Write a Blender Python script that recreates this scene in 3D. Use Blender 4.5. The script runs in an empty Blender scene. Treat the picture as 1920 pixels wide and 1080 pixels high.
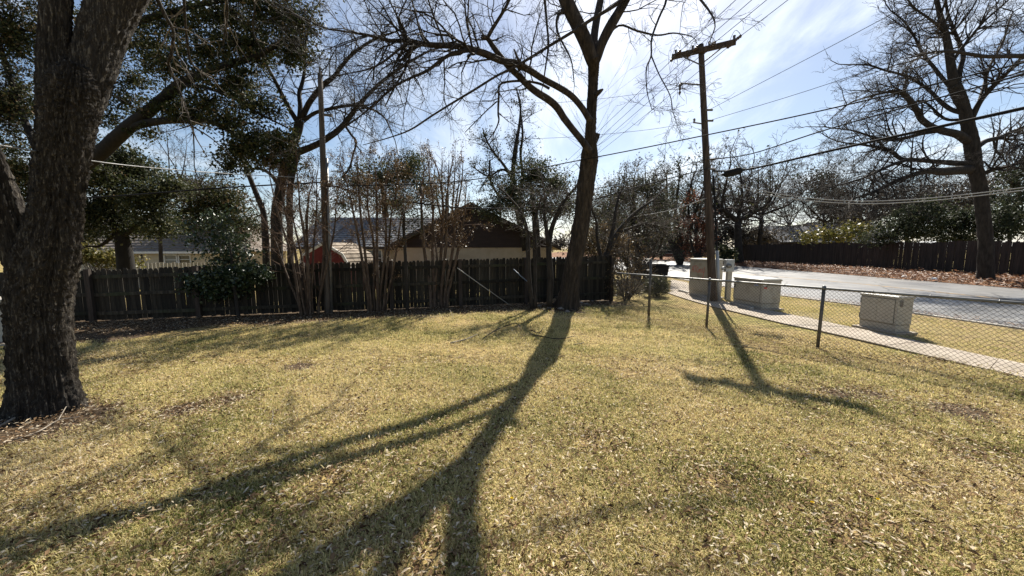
import bpy, math, random
import numpy as np
from mathutils import Vector

C = bpy.context.scene
COL = C.collection
R = math.radians
rng = np.random.default_rng(7)

# ------------------------------------------------------------------ camera, sky, sun, exposure
F = 693.0                    # focal length in pixels of the 1920 px wide photograph
H = 1.8
PITCH = math.atan(75 / F)
cd = bpy.data.cameras.new('camera'); cam = bpy.data.objects.new('camera', cd); COL.objects.link(cam)
cd.sensor_width = 36; cd.lens = 36 * F / 1920; cd.clip_start = 0.05; cd.clip_end = 2000
cam.location = (0, 0, H); cam.rotation_euler = (math.pi / 2 - PITCH, 0, 0)
C.camera = cam

SUN_EL, SUN_AZ = R(42.5), R(20)
sund = np.array([math.sin(SUN_AZ) * math.cos(SUN_EL), math.cos(SUN_AZ) * math.cos(SUN_EL), math.sin(SUN_EL)])
w = bpy.data.worlds.new('World'); C.world = w; w.use_nodes = True
nt = w.node_tree; N = nt.nodes; Lk = nt.links; N.clear()


def nd(t, **kw):
    n = N.new(t)
    for k, v in kw.items(): setattr(n, k, v)
    return n


def mth(op, a, b=None):
    n = nd('ShaderNodeMath', operation=op)
    for i, v in enumerate((a, b)):
        if v is None: continue
        if isinstance(v, (int, float)): n.inputs[i].default_value = v
        else: Lk.new(v, n.inputs[i])
    return n.outputs[0]


sky = nd('ShaderNodeTexSky', sky_type='NISHITA'); sky.sun_disc = False
sky.sun_elevation = SUN_EL; sky.sun_rotation = SUN_AZ; sky.air_density = 1.0; sky.dust_density = 0.6; sky.ozone_density = 1.3
tc = nd('ShaderNodeTexCoord'); sp = nd('ShaderNodeSeparateXYZ'); Lk.new(tc.outputs['Generated'], sp.inputs[0])
zz = mth('ADD', mth('MAXIMUM', sp.outputs[2], 0.0), 0.16)
cx = nd('ShaderNodeCombineXYZ'); Lk.new(mth('DIVIDE', sp.outputs[0], zz), cx.inputs[0]); Lk.new(mth('DIVIDE', sp.outputs[1], zz), cx.inputs[1])
mp = nd('ShaderNodeMapping'); mp.inputs['Rotation'].default_value = (0, 0, R(28)); mp.inputs['Scale'].default_value = (1.5, 0.42, 1); Lk.new(cx.outputs[0], mp.inputs[0])
n1 = nd('ShaderNodeTexNoise'); n1.inputs['Scale'].default_value = 1.7; n1.inputs['Detail'].default_value = 9; n1.inputs['Roughness'].default_value = 0.62; n1.inputs['Distortion'].default_value = 0.7
Lk.new(mp.outputs[0], n1.inputs['Vector'])
n2 = nd('ShaderNodeTexNoise'); n2.inputs['Scale'].default_value = 0.8; n2.inputs['Detail'].default_value = 3; Lk.new(cx.outputs[0], n2.inputs['Vector'])
dt = nd('ShaderNodeVectorMath', operation='DOT_PRODUCT'); Lk.new(tc.outputs['Generated'], dt.inputs[0]); dt.inputs[1].default_value = tuple(sund)
glow = mth('POWER', mth('MAXIMUM', dt.outputs['Value'], 0.0), 5.0)
dens = mth('ADD', mth('ADD', n1.outputs[0], mth('MULTIPLY', n2.outputs[0], 0.7)), mth('MULTIPLY', glow, 0.16))
hz = mth('MULTIPLY', mth('POWER', mth('SUBTRACT', 1.0, mth('MAXIMUM', sp.outputs[2], 0.0)), 6.0), 0.22)
dens = mth('ADD', dens, hz)
mr = nd('ShaderNodeMapRange'); mr.inputs['From Min'].default_value = 0.83; mr.inputs['From Max'].default_value = 1.32; mr.interpolation_type = 'SMOOTHSTEP'; Lk.new(dens, mr.inputs['Value'])
fac = mth('MULTIPLY', mr.outputs[0], 0.9)
cb = mth('ADD', 8.2, mth('MULTIPLY', glow, 7.0))
cc = nd('ShaderNodeMix', data_type='RGBA'); cc.blend_type = 'MULTIPLY'; cc.inputs['Factor'].default_value = 1
cc.inputs['A'].default_value = (0.94, 0.985, 1.03, 1); Lk.new(cb, cc.inputs['B'])
mx = nd('ShaderNodeMix', data_type='RGBA'); Lk.new(fac, mx.inputs['Factor']); Lk.new(sky.outputs[0], mx.inputs['A']); Lk.new(cc.outputs['Result'], mx.inputs['B'])
bg = nd('ShaderNodeBackground'); bg.inputs['Strength'].default_value = 0.06; Lk.new(mx.outputs['Result'], bg.inputs[0])
ow = nd('ShaderNodeOutputWorld'); Lk.new(bg.outputs[0], ow.inputs[0])

sl = bpy.data.lights.new('sun', 'SUN'); sl.energy = 5.0; sl.angle = R(0.55); sl.color = (1, 0.94, 0.84)
so = bpy.data.objects.new('sun', sl); COL.objects.link(so)
so.rotation_euler = Vector(tuple(-sund)).to_track_quat('-Z', 'Y').to_euler(); so.location = (10, 20, 30)
C.view_settings.view_transform = 'Standard'; C.view_settings.look = 'None'; C.view_settings.gamma = 1
C.view_settings.exposure = 1.05; C.view_settings.use_curve_mapping = False
try:
    C.cycles.max_bounces = 6; C.cycles.transparent_max_bounces = 6
except Exception: pass

# ------------------------------------------------------------------ helpers
CP, SP = math.cos(PITCH), math.sin(PITCH)


def ray(px, py):
    u, v = px - 960.0, 540.0 - py
    return np.array([u, F * CP + v * SP, -F * SP + v * CP])


def P(px, py, Y):
    r = ray(px, py); return np.array([0, 0, H]) + r * (Y / r[1])


def G(px, py, z=0.0):
    r = ray(px, py); return np.array([0, 0, H]) + r * ((z - H) / r[2])


def wr(px, wpx, Y):                       # radius of a limb that is wpx pixels wide
    return 0.5 * wpx * Y / F * math.cos(math.atan((px - 960) / F))


def norm(v): return v / (np.linalg.norm(v, axis=-1, keepdims=True) + 1e-12)


def mesh_np(name, V, faces, mat=None, smooth=False, attrs=None, mats=None):
    """faces: list of int arrays (n,k); V (n,3)."""
    me = bpy.data.meshes.new(name)
    V = np.asarray(V, dtype=np.float32)
    me.vertices.add(len(V)); me.vertices.foreach_set('co', V.ravel())
    faces = [np.asarray(f, dtype=np.int32) for f in faces if len(f)]
    tot = sum(f.size for f in faces); nf = sum(len(f) for f in faces)
    me.loops.add(tot); me.polygons.add(nf)
    me.loops.foreach_set('vertex_index', np.concatenate([f.ravel() for f in faces]))
    ln = np.concatenate([np.full(len(f), f.shape[1], dtype=np.int32) for f in faces])
    me.polygons.foreach_set('loop_start', np.concatenate([[0], np.cumsum(ln)[:-1]]).astype(np.int32))
    if smooth: me.polygons.foreach_set('use_smooth', np.ones(nf, dtype=bool))
    if attrs:
        for k, a in attrs.items():
            at = me.attributes.new(k, 'FLOAT', 'POINT'); at.data.foreach_set('value', np.asarray(a, dtype=np.float32))
    if mat: me.materials.append(mat)
    me.update(calc_edges=True)
    return me


def link(name, me, parent=None):
    o = bpy.data.objects.new(name, me); COL.objects.link(o)
    if parent is not None: o.parent = parent
    return o


def tag(o, label=None, cat=None, group=None, kind=None):
    if label: o['label'] = label
    if cat: o['category'] = cat
    if group: o['group'] = group
    if kind: o['kind'] = kind
    return o


def thing(name, loc, label, cat, group=None):
    o = bpy.data.objects.new(name, None); COL.objects.link(o); o.location = tuple(loc); o.empty_display_size = 0.2
    return tag(o, label, cat, group)


class MB:
    """collects boxes, bars, tubes, prisms -> ONE mesh"""
    def __init__(s): s.V = []; s.F = []

    def _add(s, vs, fs):
        b = len(s.V); s.V += [tuple(v) for v in vs]; s.F += [[b + i for i in f] for f in fs]

    def box(s, c, sx, sy, sz, ex=(1, 0, 0), ey=(0, 1, 0), ez=(0, 0, 1)):
        c, ex, ey, ez = map(np.array, (c, ex, ey, ez)); vs = []
        for k in (-1, 1):
            for a, b in ((-1, -1), (1, -1), (1, 1), (-1, 1)):
                vs.append(c + ex * a * sx / 2 + ey * b * sy / 2 + ez * k * sz / 2)
        s._add(vs, [[3, 2, 1, 0], [4, 5, 6, 7], [0, 1, 5, 4], [1, 2, 6, 5], [2, 3, 7, 6], [3, 0, 4, 7]]); return s

    def prism(s, poly, d):               # polygon of 3-D points swept by vector d
        poly = [np.array(p, float) for p in poly]; n = len(poly); d = np.array(d, float)
        s._add(poly + [p + d for p in poly], [list(range(n))[::-1], list(range(n, 2 * n))] + [[i, (i + 1) % n, n + (i + 1) % n, n + i] for i in range(n)]); return s

    def tube(s, pts, rad, sides=8, caps=True):
        V, Fq = tube_np([np.array(pts, float)], [np.broadcast_to(np.array(rad, float), (len(pts),))], sides)
        b = len(s.V); s.V += [tuple(v) for v in V]; s.F += [[b + int(i) for i in f] for f in Fq]
        if caps:
            n = len(pts); s.F.append([b + i for i in range(sides)][::-1]); s.F.append([b + (n - 1) * sides + i for i in range(sides)])
        return s

    def lathe(s, c, prof, sides=12):
        c = np.array(c, float); b = len(s.V)
        for r, z in prof:
            for k in range(sides):
                a = 2 * math.pi * k / sides; s.V.append(tuple(c + np.array([r * math.cos(a), r * math.sin(a), z])))
        for j in range(len(prof) - 1):
            for k in range(sides):
                k2 = (k + 1) % sides; s.F.append([b + j * sides + k, b + j * sides + k2, b + (j + 1) * sides + k2, b + (j + 1) * sides + k])
        s.F.append([b + k for k in range(sides)][::-1]); s.F.append([b + (len(prof) - 1) * sides + k for k in range(sides)])
        return s

    def mesh(s, name, mat, bevel=0, smooth=False, origin=None):
        me = bpy.data.meshes.new(name); V = s.V
        if origin is not None: V = [tuple(np.array(v) - origin) for v in V]
        me.from_pydata(V, [], s.F)
        if smooth: me.polygons.foreach_set('use_smooth', np.ones(len(me.polygons), dtype=bool))
        if mat: me.materials.append(mat)
        me.update(); return me

    def build(s, name, mat, parent=None, bevel=0, smooth=False):
        o = None
        if parent is not None: o = link(name, s.mesh(name, mat, smooth=smooth, origin=np.array(parent.matrix_basis.translation) if parent.parent is None else None), parent)
        else: o = link(name, s.mesh(name, mat, smooth=smooth))
        if bevel:
            b = o.modifiers.new('bevel', 'BEVEL'); b.width = bevel; b.segments = 2; b.limit_method = 'ANGLE'
        return o


def tube_np(pl, rl, sides):
    """many polylines -> one (V, quads); vectorised over polylines of equal length"""
    groups = {}
    for p, r in zip(pl, rl): groups.setdefault(len(p), []).append((p, r))
    Vs, Fs, base = [], [], 0
    ang = np.arange(sides) * 2 * np.pi / sides
    for n, items in groups.items():
        A = np.array([i[0] for i in items], float); Rd = np.array([i[1] for i in items], float); B = len(A)
        T = np.empty_like(A); T[:, 1:-1] = A[:, 2:] - A[:, :-2]; T[:, 0] = A[:, 1] - A[:, 0]; T[:, -1] = A[:, -1] - A[:, -2]; T = norm(T)
        D = norm(A[:, -1] - A[:, 0])
        ref = np.where(np.abs(D[:, 2:3]) > 0.75, np.array([[1.0, 0, 0]]), np.array([[0, 0, 1.0]]))[:, None, :]
        U = norm(ref - np.sum(ref * T, -1, keepdims=True) * T); W = np.cross(T, U)
        ring = U[:, :, None, :] * np.cos(ang)[None, None, :, None] + W[:, :, None, :] * np.sin(ang)[None, None, :, None]
        V = A[:, :, None, :] + ring * Rd[:, :, None, None]
        idx = base + np.arange(B * n * sides).reshape(B, n, sides)
        a = idx[:, :-1]; b = idx[:, 1:]
        Fq = np.stack([a, np.roll(a, -1, 2), np.roll(b, -1, 2), b], -1).reshape(-1, 4)
        Vs.append(V.reshape(-1, 3)); Fs.append(Fq); base += B * n * sides
    return np.concatenate(Vs), np.concatenate(Fs)


def smooth_path(pts, k):
    """Catmull-Rom through pts (n,m) with k samples a segment"""
    p = np.array(pts, float)
    if len(p) < 3: 
        t = np.linspace(0, 1, k + 1)[:, None]; return p[0] * (1 - t) + p[-1] * t
    q = np.vstack([2 * p[0] - p[1], p, 2 * p[-1] - p[-2]]); out = []
    for i in range(1, len(q) - 2):
        for t in np.arange(k) / k:
            a, b, c, d = q[i - 1], q[i], q[i + 1], q[i + 2]
            out.append(0.5 * ((2 * b) + (c - a) * t + (2 * a - 5 * b + 4 * c - d) * t * t + (3 * b - a - 3 * c + d) * t ** 3))
    out.append(p[-1]); return np.array(out)


# ------------------------------------------------------------------ materials
def mat_base(name):
    m = bpy.data.materials.new(name); m.use_nodes = True
    n = m.node_tree.nodes; b = n['Principled BSDF']
    return m, n, m.node_tree.links, b


def ramp(n, stops):
    r = n.new('ShaderNodeValToRGB'); e = r.color_ramp.elements
    while len(e) < len(stops): e.new(0.5)
    for k, (p, c) in enumerate(stops): e[k].position = p; e[k].color = (*c, 1)
    return r


def noise_mat(name, stops, scale=(4, 4, 4), rough=0.85, detail=6, bump=0.0, bscale=None, nscale=1.0, spec=0.3, metal=0.0, blotch=None, rvar=0.0, distort=0.0, bdist=0.02):
    m, n, l, b = mat_base(name)
    t = n.new('ShaderNodeTexCoord'); mp = n.new('ShaderNodeMapping'); mp.inputs['Scale'].default_value = scale; l.new(t.outputs['Object'], mp.inputs[0])
    z = n.new('ShaderNodeTexNoise'); z.inputs['Scale'].default_value = nscale; z.inputs['Detail'].default_value = detail; z.inputs['Roughness'].default_value = 0.62; z.inputs['Distortion'].default_value = distort
    l.new(mp.outputs[0], z.inputs['Vector']); r = ramp(n, stops); l.new(z.outputs[0], r.inputs[0]); col = r.outputs[0]
    if rvar:
        oi = n.new('ShaderNodeObjectInfo'); hs = n.new('ShaderNodeHueSaturation'); mm = n.new('ShaderNodeMapRange')
        mm.inputs['To Min'].default_value = 1 - rvar; mm.inputs['To Max'].default_value = 1 + rvar; l.new(oi.outputs['Random'], mm.inputs['Value'])
        l.new(mm.outputs[0], hs.inputs['Value']); l.new(col, hs.inputs['Color']); col = hs.outputs[0]
    if blotch:
        c2, s2, lo, hi = blotch
        z2 = n.new('ShaderNodeTexNoise'); z2.inputs['Scale'].default_value = s2; z2.inputs['Detail'].default_value = 5; l.new(t.outputs['Object'], z2.inputs['Vector'])
        k = n.new('ShaderNodeMapRange'); k.inputs['From Min'].default_value = lo; k.inputs['From Max'].default_value = hi; l.new(z2.outputs[0], k.inputs['Value'])
        x = n.new('ShaderNodeMix'); x.data_type = 'RGBA'; l.new(k.outputs[0], x.inputs['Factor']); l.new(col, x.inputs['A']); x.inputs['B'].default_value = (*c2, 1); col = x.outputs['Result']
    l.new(col, b.inputs['Base Color']); b.inputs['Roughness'].default_value = rough; b.inputs['Metallic'].default_value = metal
    b.inputs['Specular IOR Level'].default_value = spec
    if bump:
        src = z.outputs[0]
        if bscale:
            mp2 = n.new('ShaderNodeMapping'); mp2.inputs['Scale'].default_value = bscale; l.new(t.outputs['Object'], mp2.inputs[0])
            z3 = n.new('ShaderNodeTexNoise'); z3.inputs['Scale'].default_value = 1; z3.inputs['Detail'].default_value = 8; z3.inputs['Roughness'].default_value = 0.7; l.new(mp2.outputs[0], z3.inputs['Vector']); src = z3.outputs[0]
        bp = n.new('ShaderNodeBump'); bp.inputs['Strength'].default_value = bump; bp.inputs['Distance'].default_value = bdist; l.new(src, bp.inputs['Height']); l.new(bp.outputs[0], b.inputs['Normal'])
    return m


def leaf_mat(name, stops, rough=0.45, trans=0.35, spec=0.4, patch=None):
    """per-leaf 'tint' attribute picks the colour"""
    m, n, l, b = mat_base(name)
    a = n.new('ShaderNodeAttribute'); a.attribute_name = 'tint'; r = ramp(n, stops); fac = a.outputs['Fac']
    if patch:
        g = n.new('ShaderNodeNewGeometry'); z = n.new('ShaderNodeTexNoise'); z.inputs['Scale'].default_value = patch[0]; z.inputs['Detail'].default_value = 4; l.new(g.outputs['Position'], z.inputs['Vector'])
        k = n.new('ShaderNodeMath'); k.operation = 'MULTIPLY_ADD'; l.new(z.outputs[0], k.inputs[0]); k.inputs[1].default_value = patch[1]; k.inputs[2].default_value = -patch[1] * 0.5
        s = n.new('ShaderNodeMath'); s.operation = 'ADD'; s.use_clamp = True; l.new(k.outputs[0], s.inputs[0]); l.new(fac, s.inputs[1]); fac = s.outputs[0]
    l.new(fac, r.inputs[0]); l.new(r.outputs[0], b.inputs['Base Color']); b.inputs['Roughness'].default_value = rough; b.inputs['Specular IOR Level'].default_value = spec
    if trans:
        o = n['Material Output']; t = n.new('ShaderNodeBsdfTranslucent'); x = n.new('ShaderNodeMixShader'); x.inputs[0].default_value = trans
        l.new(r.outputs[0], t.inputs[0]); l.new(b.outputs[0], x.inputs[1]); l.new(t.outputs[0], x.inputs[2]); l.new(x.outputs[0], o.inputs['Surface'])
    return m


M = {}
M['bark_old'] = noise_mat('bark_old', [(0.3, (.013, .01, .008)), (0.54, (.04, .033, .026)), (0.76, (.26, .23, .185))], scale=(60, 60, 6), bump=1.0, bscale=(52, 52, 11), bdist=0.035, blotch=((.1, .09, .075), 2.2, .6, .9))
M['bark_main'] = noise_mat('bark_main', [(0.3, (.013, .01, .008)), (0.5, (.036, .028, .022)), (0.72, (.085, .066, .052))], scale=(14, 14, 2.2), bump=1.0, bscale=(30, 30, 4.5), bdist=0.03)
M['bark_dark'] = noise_mat('bark_dark', [(0.3, (.011, .009, .007)), (0.7, (.048, .039, .031))], scale=(10, 10, 3), bump=0.5)
M['bark_brown'] = noise_mat('bark_brown', [(0.3, (.035, .021, .013)), (0.5, (.07, .046, .03)), (0.7, (.16, .115, .08))], scale=(22, 22, 5), bump=0.3, rough=0.7)
M['twig_grey'] = noise_mat('twig_grey', [(0.3, (.035, .028, .022)), (0.7, (.1, .08, .064))], scale=(6, 6, 6))
M['twig_rust'] = noise_mat('twig_rust', [(0.3, (.055, .03, .018)), (0.7, (.15, .09, .055))], scale=(6, 6, 6))
M['stick'] = noise_mat('stick', [(0.3, (.16, .13, .1)), (0.7, (.42, .37, .3))], scale=(20, 20, 20))
M['twig_pale'] = noise_mat('twig_pale', [(0.3, (.08, .066, .052)), (0.7, (.24, .2, .16))], scale=(9, 9, 9))
M['bark_black'] = noise_mat('bark_black', [(0.3, (.005, .004, .0035)), (0.7, (.018, .015, .012))], scale=(10, 10, 3), bump=0.5)
M['leaf_grey'] = leaf_mat('leaf_grey', [(0, (.03, .026, .021)), (0.6, (.07, .06, .048)), (1, (.12, .1, .08))], rough=.6, trans=.25)
M['leaf_olive'] = leaf_mat('leaf_olive', [(0, (.026, .031, .02)), (0.6, (.058, .064, .038)), (1, (.12, .118, .07))], rough=.7, trans=.28, spec=.15)
M['leaf_oak'] = leaf_mat('leaf_oak', [(0, (.014, .019, .007)), (0.5, (.036, .046, .014)), (0.8, (.075, .075, .028)), (1, (.15, .1, .05))], rough=.62, trans=.3, spec=.2)
M['leaf_green'] = leaf_mat('leaf_green', [(0, (.017, .024, .01)), (0.6, (.044, .055, .021)), (1, (.12, .115, .05))], rough=.58, trans=.32, spec=.25)
M['leaf_holly'] = leaf_mat('leaf_holly', [(0, (.014, .026, .01)), (0.7, (.036, .058, .022)), (1, (.075, .09, .04))], rough=.36, trans=.15, spec=.5)
M['leaf_yellow'] = leaf_mat('leaf_yellow', [(0, (.06, .065, .015)), (0.6, (.15, .14, .03)), (1, (.24, .19, .06))], trans=.35)
M['leaf_tan'] = leaf_mat('leaf_tan', [(0, (.07, .045, .02)), (0.6, (.17, .11, .05)), (1, (.3, .22, .1))], trans=.3)
M['leaf_rust'] = leaf_mat('leaf_rust', [(0, (.11, .03, .014)), (0.6, (.26, .085, .04)), (1, (.38, .16, .08))], trans=.35)
M['leaf_hazy'] = leaf_mat('leaf_hazy', [(0, (.02, .027, .015)), (0.6, (.042, .053, .027)), (1, (.085, .092, .048))], rough=.7, trans=.25, spec=.2)
M['grass'] = leaf_mat('grass', [(0, (.07, .10, .018)), (0.2, (.17, .19, .04)), (0.33, (.48, .43, .17)), (0.58, (.77, .65, .32)), (0.78, (.56, .43, .24)), (1, (.88, .78, .56))], rough=.75, trans=.4, spec=.1, patch=(0.6, 1.25))
M['litter'] = leaf_mat('litter', [(0, (.06, .035, .018)), (0.35, (.19, .115, .06)), (0.65, (.4, .28, .16)), (0.85, (.6, .5, .36)), (1, (.66, .57, .42))], rough=.85, trans=.2, spec=.08)
M['litter_red'] = leaf_mat('litter_red', [(0, (.08, .036, .02)), (0.5, (.24, .12, .065)), (0.85, (.4, .24, .14)), (1, (.6, .5, .38))], rough=.6, trans=.2)
M['wood_fence'] = noise_mat('wood_fence', [(0.3, (.011, .009, .006)), (0.5, (.027, .022, .0155)), (0.7, (.06, .051, .037))], scale=(28, 28, 2.0), rvar=.6, bump=.3, blotch=((.04, .046, .02), 1.6, .5, .75))
M['wood_post'] = noise_mat('wood_post', [(0.3, (.02, .015, .012)), (0.7, (.07, .052, .04))], scale=(20, 20, 2), bump=.3)
M['wood_far'] = noise_mat('wood_far', [(0.3, (.016, .012, .01)), (0.7, (.055, .041, .034))], scale=(7, 7, .6), bump=.2)
M['wood_pole'] = noise_mat('wood_pole', [(0.3, (.028, .02, .015)), (0.5, (.062, .043, .031)), (0.72, (.12, .09, .067))], scale=(22, 22, .9), bump=.6)
M['wood_pole_grey'] = noise_mat('wood_pole_grey', [(0.3, (.04, .031, .024)), (0.7, (.14, .115, .09))], scale=(22, 22, .9), bump=.6)
M['galv'] = noise_mat('galv', [(0.3, (.12, .12, .115)), (0.7, (.24, .235, .225))], scale=(9, 9, 9), rough=.5, metal=.6, spec=.5)
M['galv_dark'] = noise_mat('galv_dark', [(0.3, (.07, .064, .058)), (0.7, (.17, .155, .14))], scale=(9, 9, 9), rough=.55, metal=.4)
M['box_paint'] = noise_mat('box_paint', [(0.3, (.33, .305, .255)), (0.7, (.42, .395, .335))], scale=(3, 3, 3), rough=.55, spec=.4, blotch=((.22, .19, .145), 2.6, .54, .74))
M['box_grey'] = noise_mat('box_grey', [(0.3, (.3, .31, .31)), (0.7, (.42, .43, .43))], scale=(5, 5, 5), rough=.5, metal=.2)
M['concrete'] = noise_mat('concrete', [(0.3, (.29, .24, .185)), (0.7, (.44, .375, .3))], scale=(2.2, 2.2, 2.2), rough=.9, bump=.15, bscale=(40, 40, 40), blotch=((.27, .23, .17), 0.8, .5, .8))
M['seam'] = noise_mat('seam', [(0.3, (.12, .105, .085)), (0.7, (.17, .15, .12))])
M['asphalt'] = noise_mat('asphalt', [(0.3, (.135, .13, .122)), (0.5, (.195, .188, .177)), (0.7, (.275, .265, .25))], scale=(1.1, .5, 1), rough=.4, spec=.5, bump=.25, bscale=(60, 60, 60), bdist=.006, blotch=((.11, .11, .115), .35, .52, .72))
def add_cracks(m, sc, wid, dark):
    n = m.node_tree.nodes; l = m.node_tree.links; b = n['Principled BSDF']; src = b.inputs['Base Color'].links[0].from_socket
    t = n.new('ShaderNodeTexCoord'); z = n.new('ShaderNodeTexNoise'); z.inputs['Scale'].default_value = 2.5; z.inputs['Detail'].default_value = 6; l.new(t.outputs['Object'], z.inputs['Vector'])
    a = n.new('ShaderNodeMix'); a.data_type = 'VECTOR'; a.inputs['Factor'].default_value = .22; l.new(t.outputs['Object'], a.inputs['A']); l.new(z.outputs[1], a.inputs['B'])
    v = n.new('ShaderNodeTexVoronoi'); v.feature = 'DISTANCE_TO_EDGE'; v.inputs['Scale'].default_value = sc; l.new(a.outputs['Result'], v.inputs['Vector'])
    k = n.new('ShaderNodeMapRange'); k.inputs['From Max'].default_value = wid; k.inputs['To Min'].default_value = dark; l.new(v.outputs[0], k.inputs['Value'])
    x = n.new('ShaderNodeMix'); x.data_type = 'RGBA'; x.blend_type = 'MULTIPLY'; x.inputs['Factor'].default_value = 1; l.new(src, x.inputs['A']); l.new(k.outputs[0], x.inputs['B']); l.new(x.outputs['Result'], b.inputs['Base Color'])


add_cracks(M['asphalt'], .42, .018, .35); add_cracks(M['concrete'], .5, .006, .45)
M['kerb'] = noise_mat('kerb', [(0.3, (.34, .32, .28)), (0.7, (.5, .47, .42))], scale=(3, 3, 3), rough=.9)
M['line_yellow'] = noise_mat('line_yellow', [(0.42, (.17, .15, .13)), (0.55, (.42, .27, .12))], scale=(3, 3, 3), rough=.6)
M['stone'] = noise_mat('stone', [(0.3, (.12, .1, .085)), (0.7, (.3, .27, .235))], scale=(9, 9, 9), bump=.5)
M['log_bark'] = noise_mat('log_bark', [(0.3, (.1, .07, .045)), (0.7, (.36, .27, .18))], scale=(14, 14, 14), bump=.4)
M['black'] = noise_mat('black', [(0.3, (.008, .008, .009)), (0.7, (.02, .02, .021))], scale=(5, 5, 5), rough=.75, spec=.15)
M['cable'] = noise_mat('cable', [(0.3, (.01, .01, .011)), (0.7, (.025, .025, .027))], scale=(2, 2, 2), rough=.85, spec=.1)
M['cable_bright'] = noise_mat('cable_bright', [(0.3, (.2, .2, .2)), (0.7, (.36, .36, .35))], scale=(2, 2, 2), rough=.5, metal=.3)
M['porcelain'] = noise_mat('porcelain', [(0.3, (.05, .03, .025)), (0.7, (.1, .07, .06))], rough=.25, spec=.6)
M['pvc'] = noise_mat('pvc', [(0.3, (.3, .28, .23)), (0.7, (.46, .43, .37))], scale=(4, 4, 4), rough=.6)
M['pipe_blue'] = noise_mat('pipe_blue', [(0.3, (.12, .16, .22)), (0.7, (.22, .27, .34))], scale=(4, 4, 4), rough=.5)
M['siding_brown'] = noise_mat('siding_brown', [(0.3, (.032, .021, .017)), (0.7, (.052, .035, .028))], scale=(.8, 8, 8), rough=.7)
M['wall_tan'] = noise_mat('wall_tan', [(0.3, (.42, .33, .22)), (0.7, (.54, .44, .31))], scale=(2, 2, 2), rough=.9)
M['wall_pale'] = noise_mat('wall_pale', [(0.3, (.5, .42, .3)), (0.7, (.62, .53, .39))], scale=(2, 2, 2), rough=.9)
M['shingle_grey'] = noise_mat('shingle_grey', [(0.3, (.08, .085, .095)), (0.5, (.14, .145, .155)), (0.7, (.22, .22, .225))], scale=(5, 5, 5), rough=.9, rvar=.15)
M['shingle_tan'] = noise_mat('shingle_tan', [(0.3, (.2, .16, .12)), (0.7, (.4, .33, .25))], scale=(5, 5, 5), rough=.9, rvar=.15)
M['shingle_brown'] = noise_mat('shingle_brown', [(0.3, (.13, .11, .09)), (0.7, (.24, .2, .17))], scale=(5, 5, 5), rough=.9)
M['shed_red'] = noise_mat('shed_red', [(0.3, (.11, .018, .016)), (0.7, (.18, .03, .026))], scale=(3, 3, 3), rough=.7)
M['trim_white'] = noise_mat('trim_white', [(0.3, (.6, .58, .54)), (0.7, (.76, .74, .7))], scale=(3, 3, 3), rough=.6)
M['trim_dark'] = noise_mat('trim_dark', [(0.3, (.028, .02, .016)), (0.7, (.05, .036, .03))], scale=(3, 3, 3), rough=.6)
M['brick'] = noise_mat('brick', [(0.3, (.14, .055, .04)), (0.7, (.24, .1, .07))], scale=(6, 6, 6), rough=.9)
M['glass'] = noise_mat('glass', [(0.3, (.02, .023, .026)), (0.7, (.04, .045, .05))], rough=.08, spec=.7)
M['blind'] = noise_mat('blind', [(0.3, (.24, .22, .18)), (0.7, (.32, .3, .25))], scale=(2, 2, 20), rough=.7)
M['spray_red'] = noise_mat('spray_red', [(0.3, (.5, .06, .05)), (0.7, (.62, .1, .08))], rough=.6)
M['sticker_blue'] = noise_mat('sticker_blue', [(0.3, (.2, .25, .42)), (0.7, (.28, .33, .5))], rough=.5)
M['sticker_white'] = noise_mat('sticker_white', [(0.3, (.7, .7, .7)), (0.7, (.8, .8, .8))], rough=.5)
M['paper'] = noise_mat('paper', [(0.3, (.7, .7, .68)), (0.7, (.82, .82, .8))], rough=.6)
M['petal'] = noise_mat('petal', [(0.3, (.75, .55, .02)), (0.7, (.85, .68, .04))], rough=.6)
M['stalk'] = noise_mat('stalk', [(0.3, (.1, .16, .04)), (0.7, (.18, .24, .07))])
M['car_paint'] = noise_mat('car_paint', [(0.3, (.04, .045, .09)), (0.7, (.06, .065, .12))], rough=.25, spec=.6)


def ground_mat(name, stops, fine, big, dark, straw=None):
    m, n, l, b = mat_base(name)
    t = n.new('ShaderNodeTexCoord'); z = n.new('ShaderNodeTexNoise'); z.inputs['Scale'].default_value = fine; z.inputs['Detail'].default_value = 9; z.inputs['Roughness'].default_value = .75
    l.new(t.outputs['Object'], z.inputs['Vector']); r = ramp(n, stops); l.new(z.outputs[0], r.inputs[0])
    z2 = n.new('ShaderNodeTexNoise'); z2.inputs['Scale'].default_value = big; z2.inputs['Detail'].default_value = 6; l.new(t.outputs['Object'], z2.inputs['Vector'])
    k = n.new('ShaderNodeMapRange'); k.inputs['From Min'].default_value = .45; k.inputs['From Max'].default_value = .7; l.new(z2.outputs[0], k.inputs['Value'])
    x = n.new('ShaderNodeMix'); x.data_type = 'RGBA'; l.new(k.outputs[0], x.inputs['Factor']); l.new(r.outputs[0], x.inputs['A'])
    x2 = n.new('ShaderNodeMix'); x2.data_type = 'RGBA'; x2.blend_type = 'MULTIPLY'; x2.inputs['Factor'].default_value = 1; l.new(r.outputs[0], x2.inputs['A']); x2.inputs['B'].default_value = (*dark, 1)
    l.new(x2.outputs['Result'], x.inputs['B']); l.new(x.outputs['Result'], b.inputs['Base Color']); b.inputs['Roughness'].default_value = .95; b.inputs['Specular IOR Level'].default_value = .1
    bp = n.new('ShaderNodeBump'); bp.inputs['Strength'].default_value = .8; bp.inputs['Distance'].default_value = .03; l.new(z.outputs[0], bp.inputs['Height']); l.new(bp.outputs[0], b.inputs['Normal'])
    return m


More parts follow.
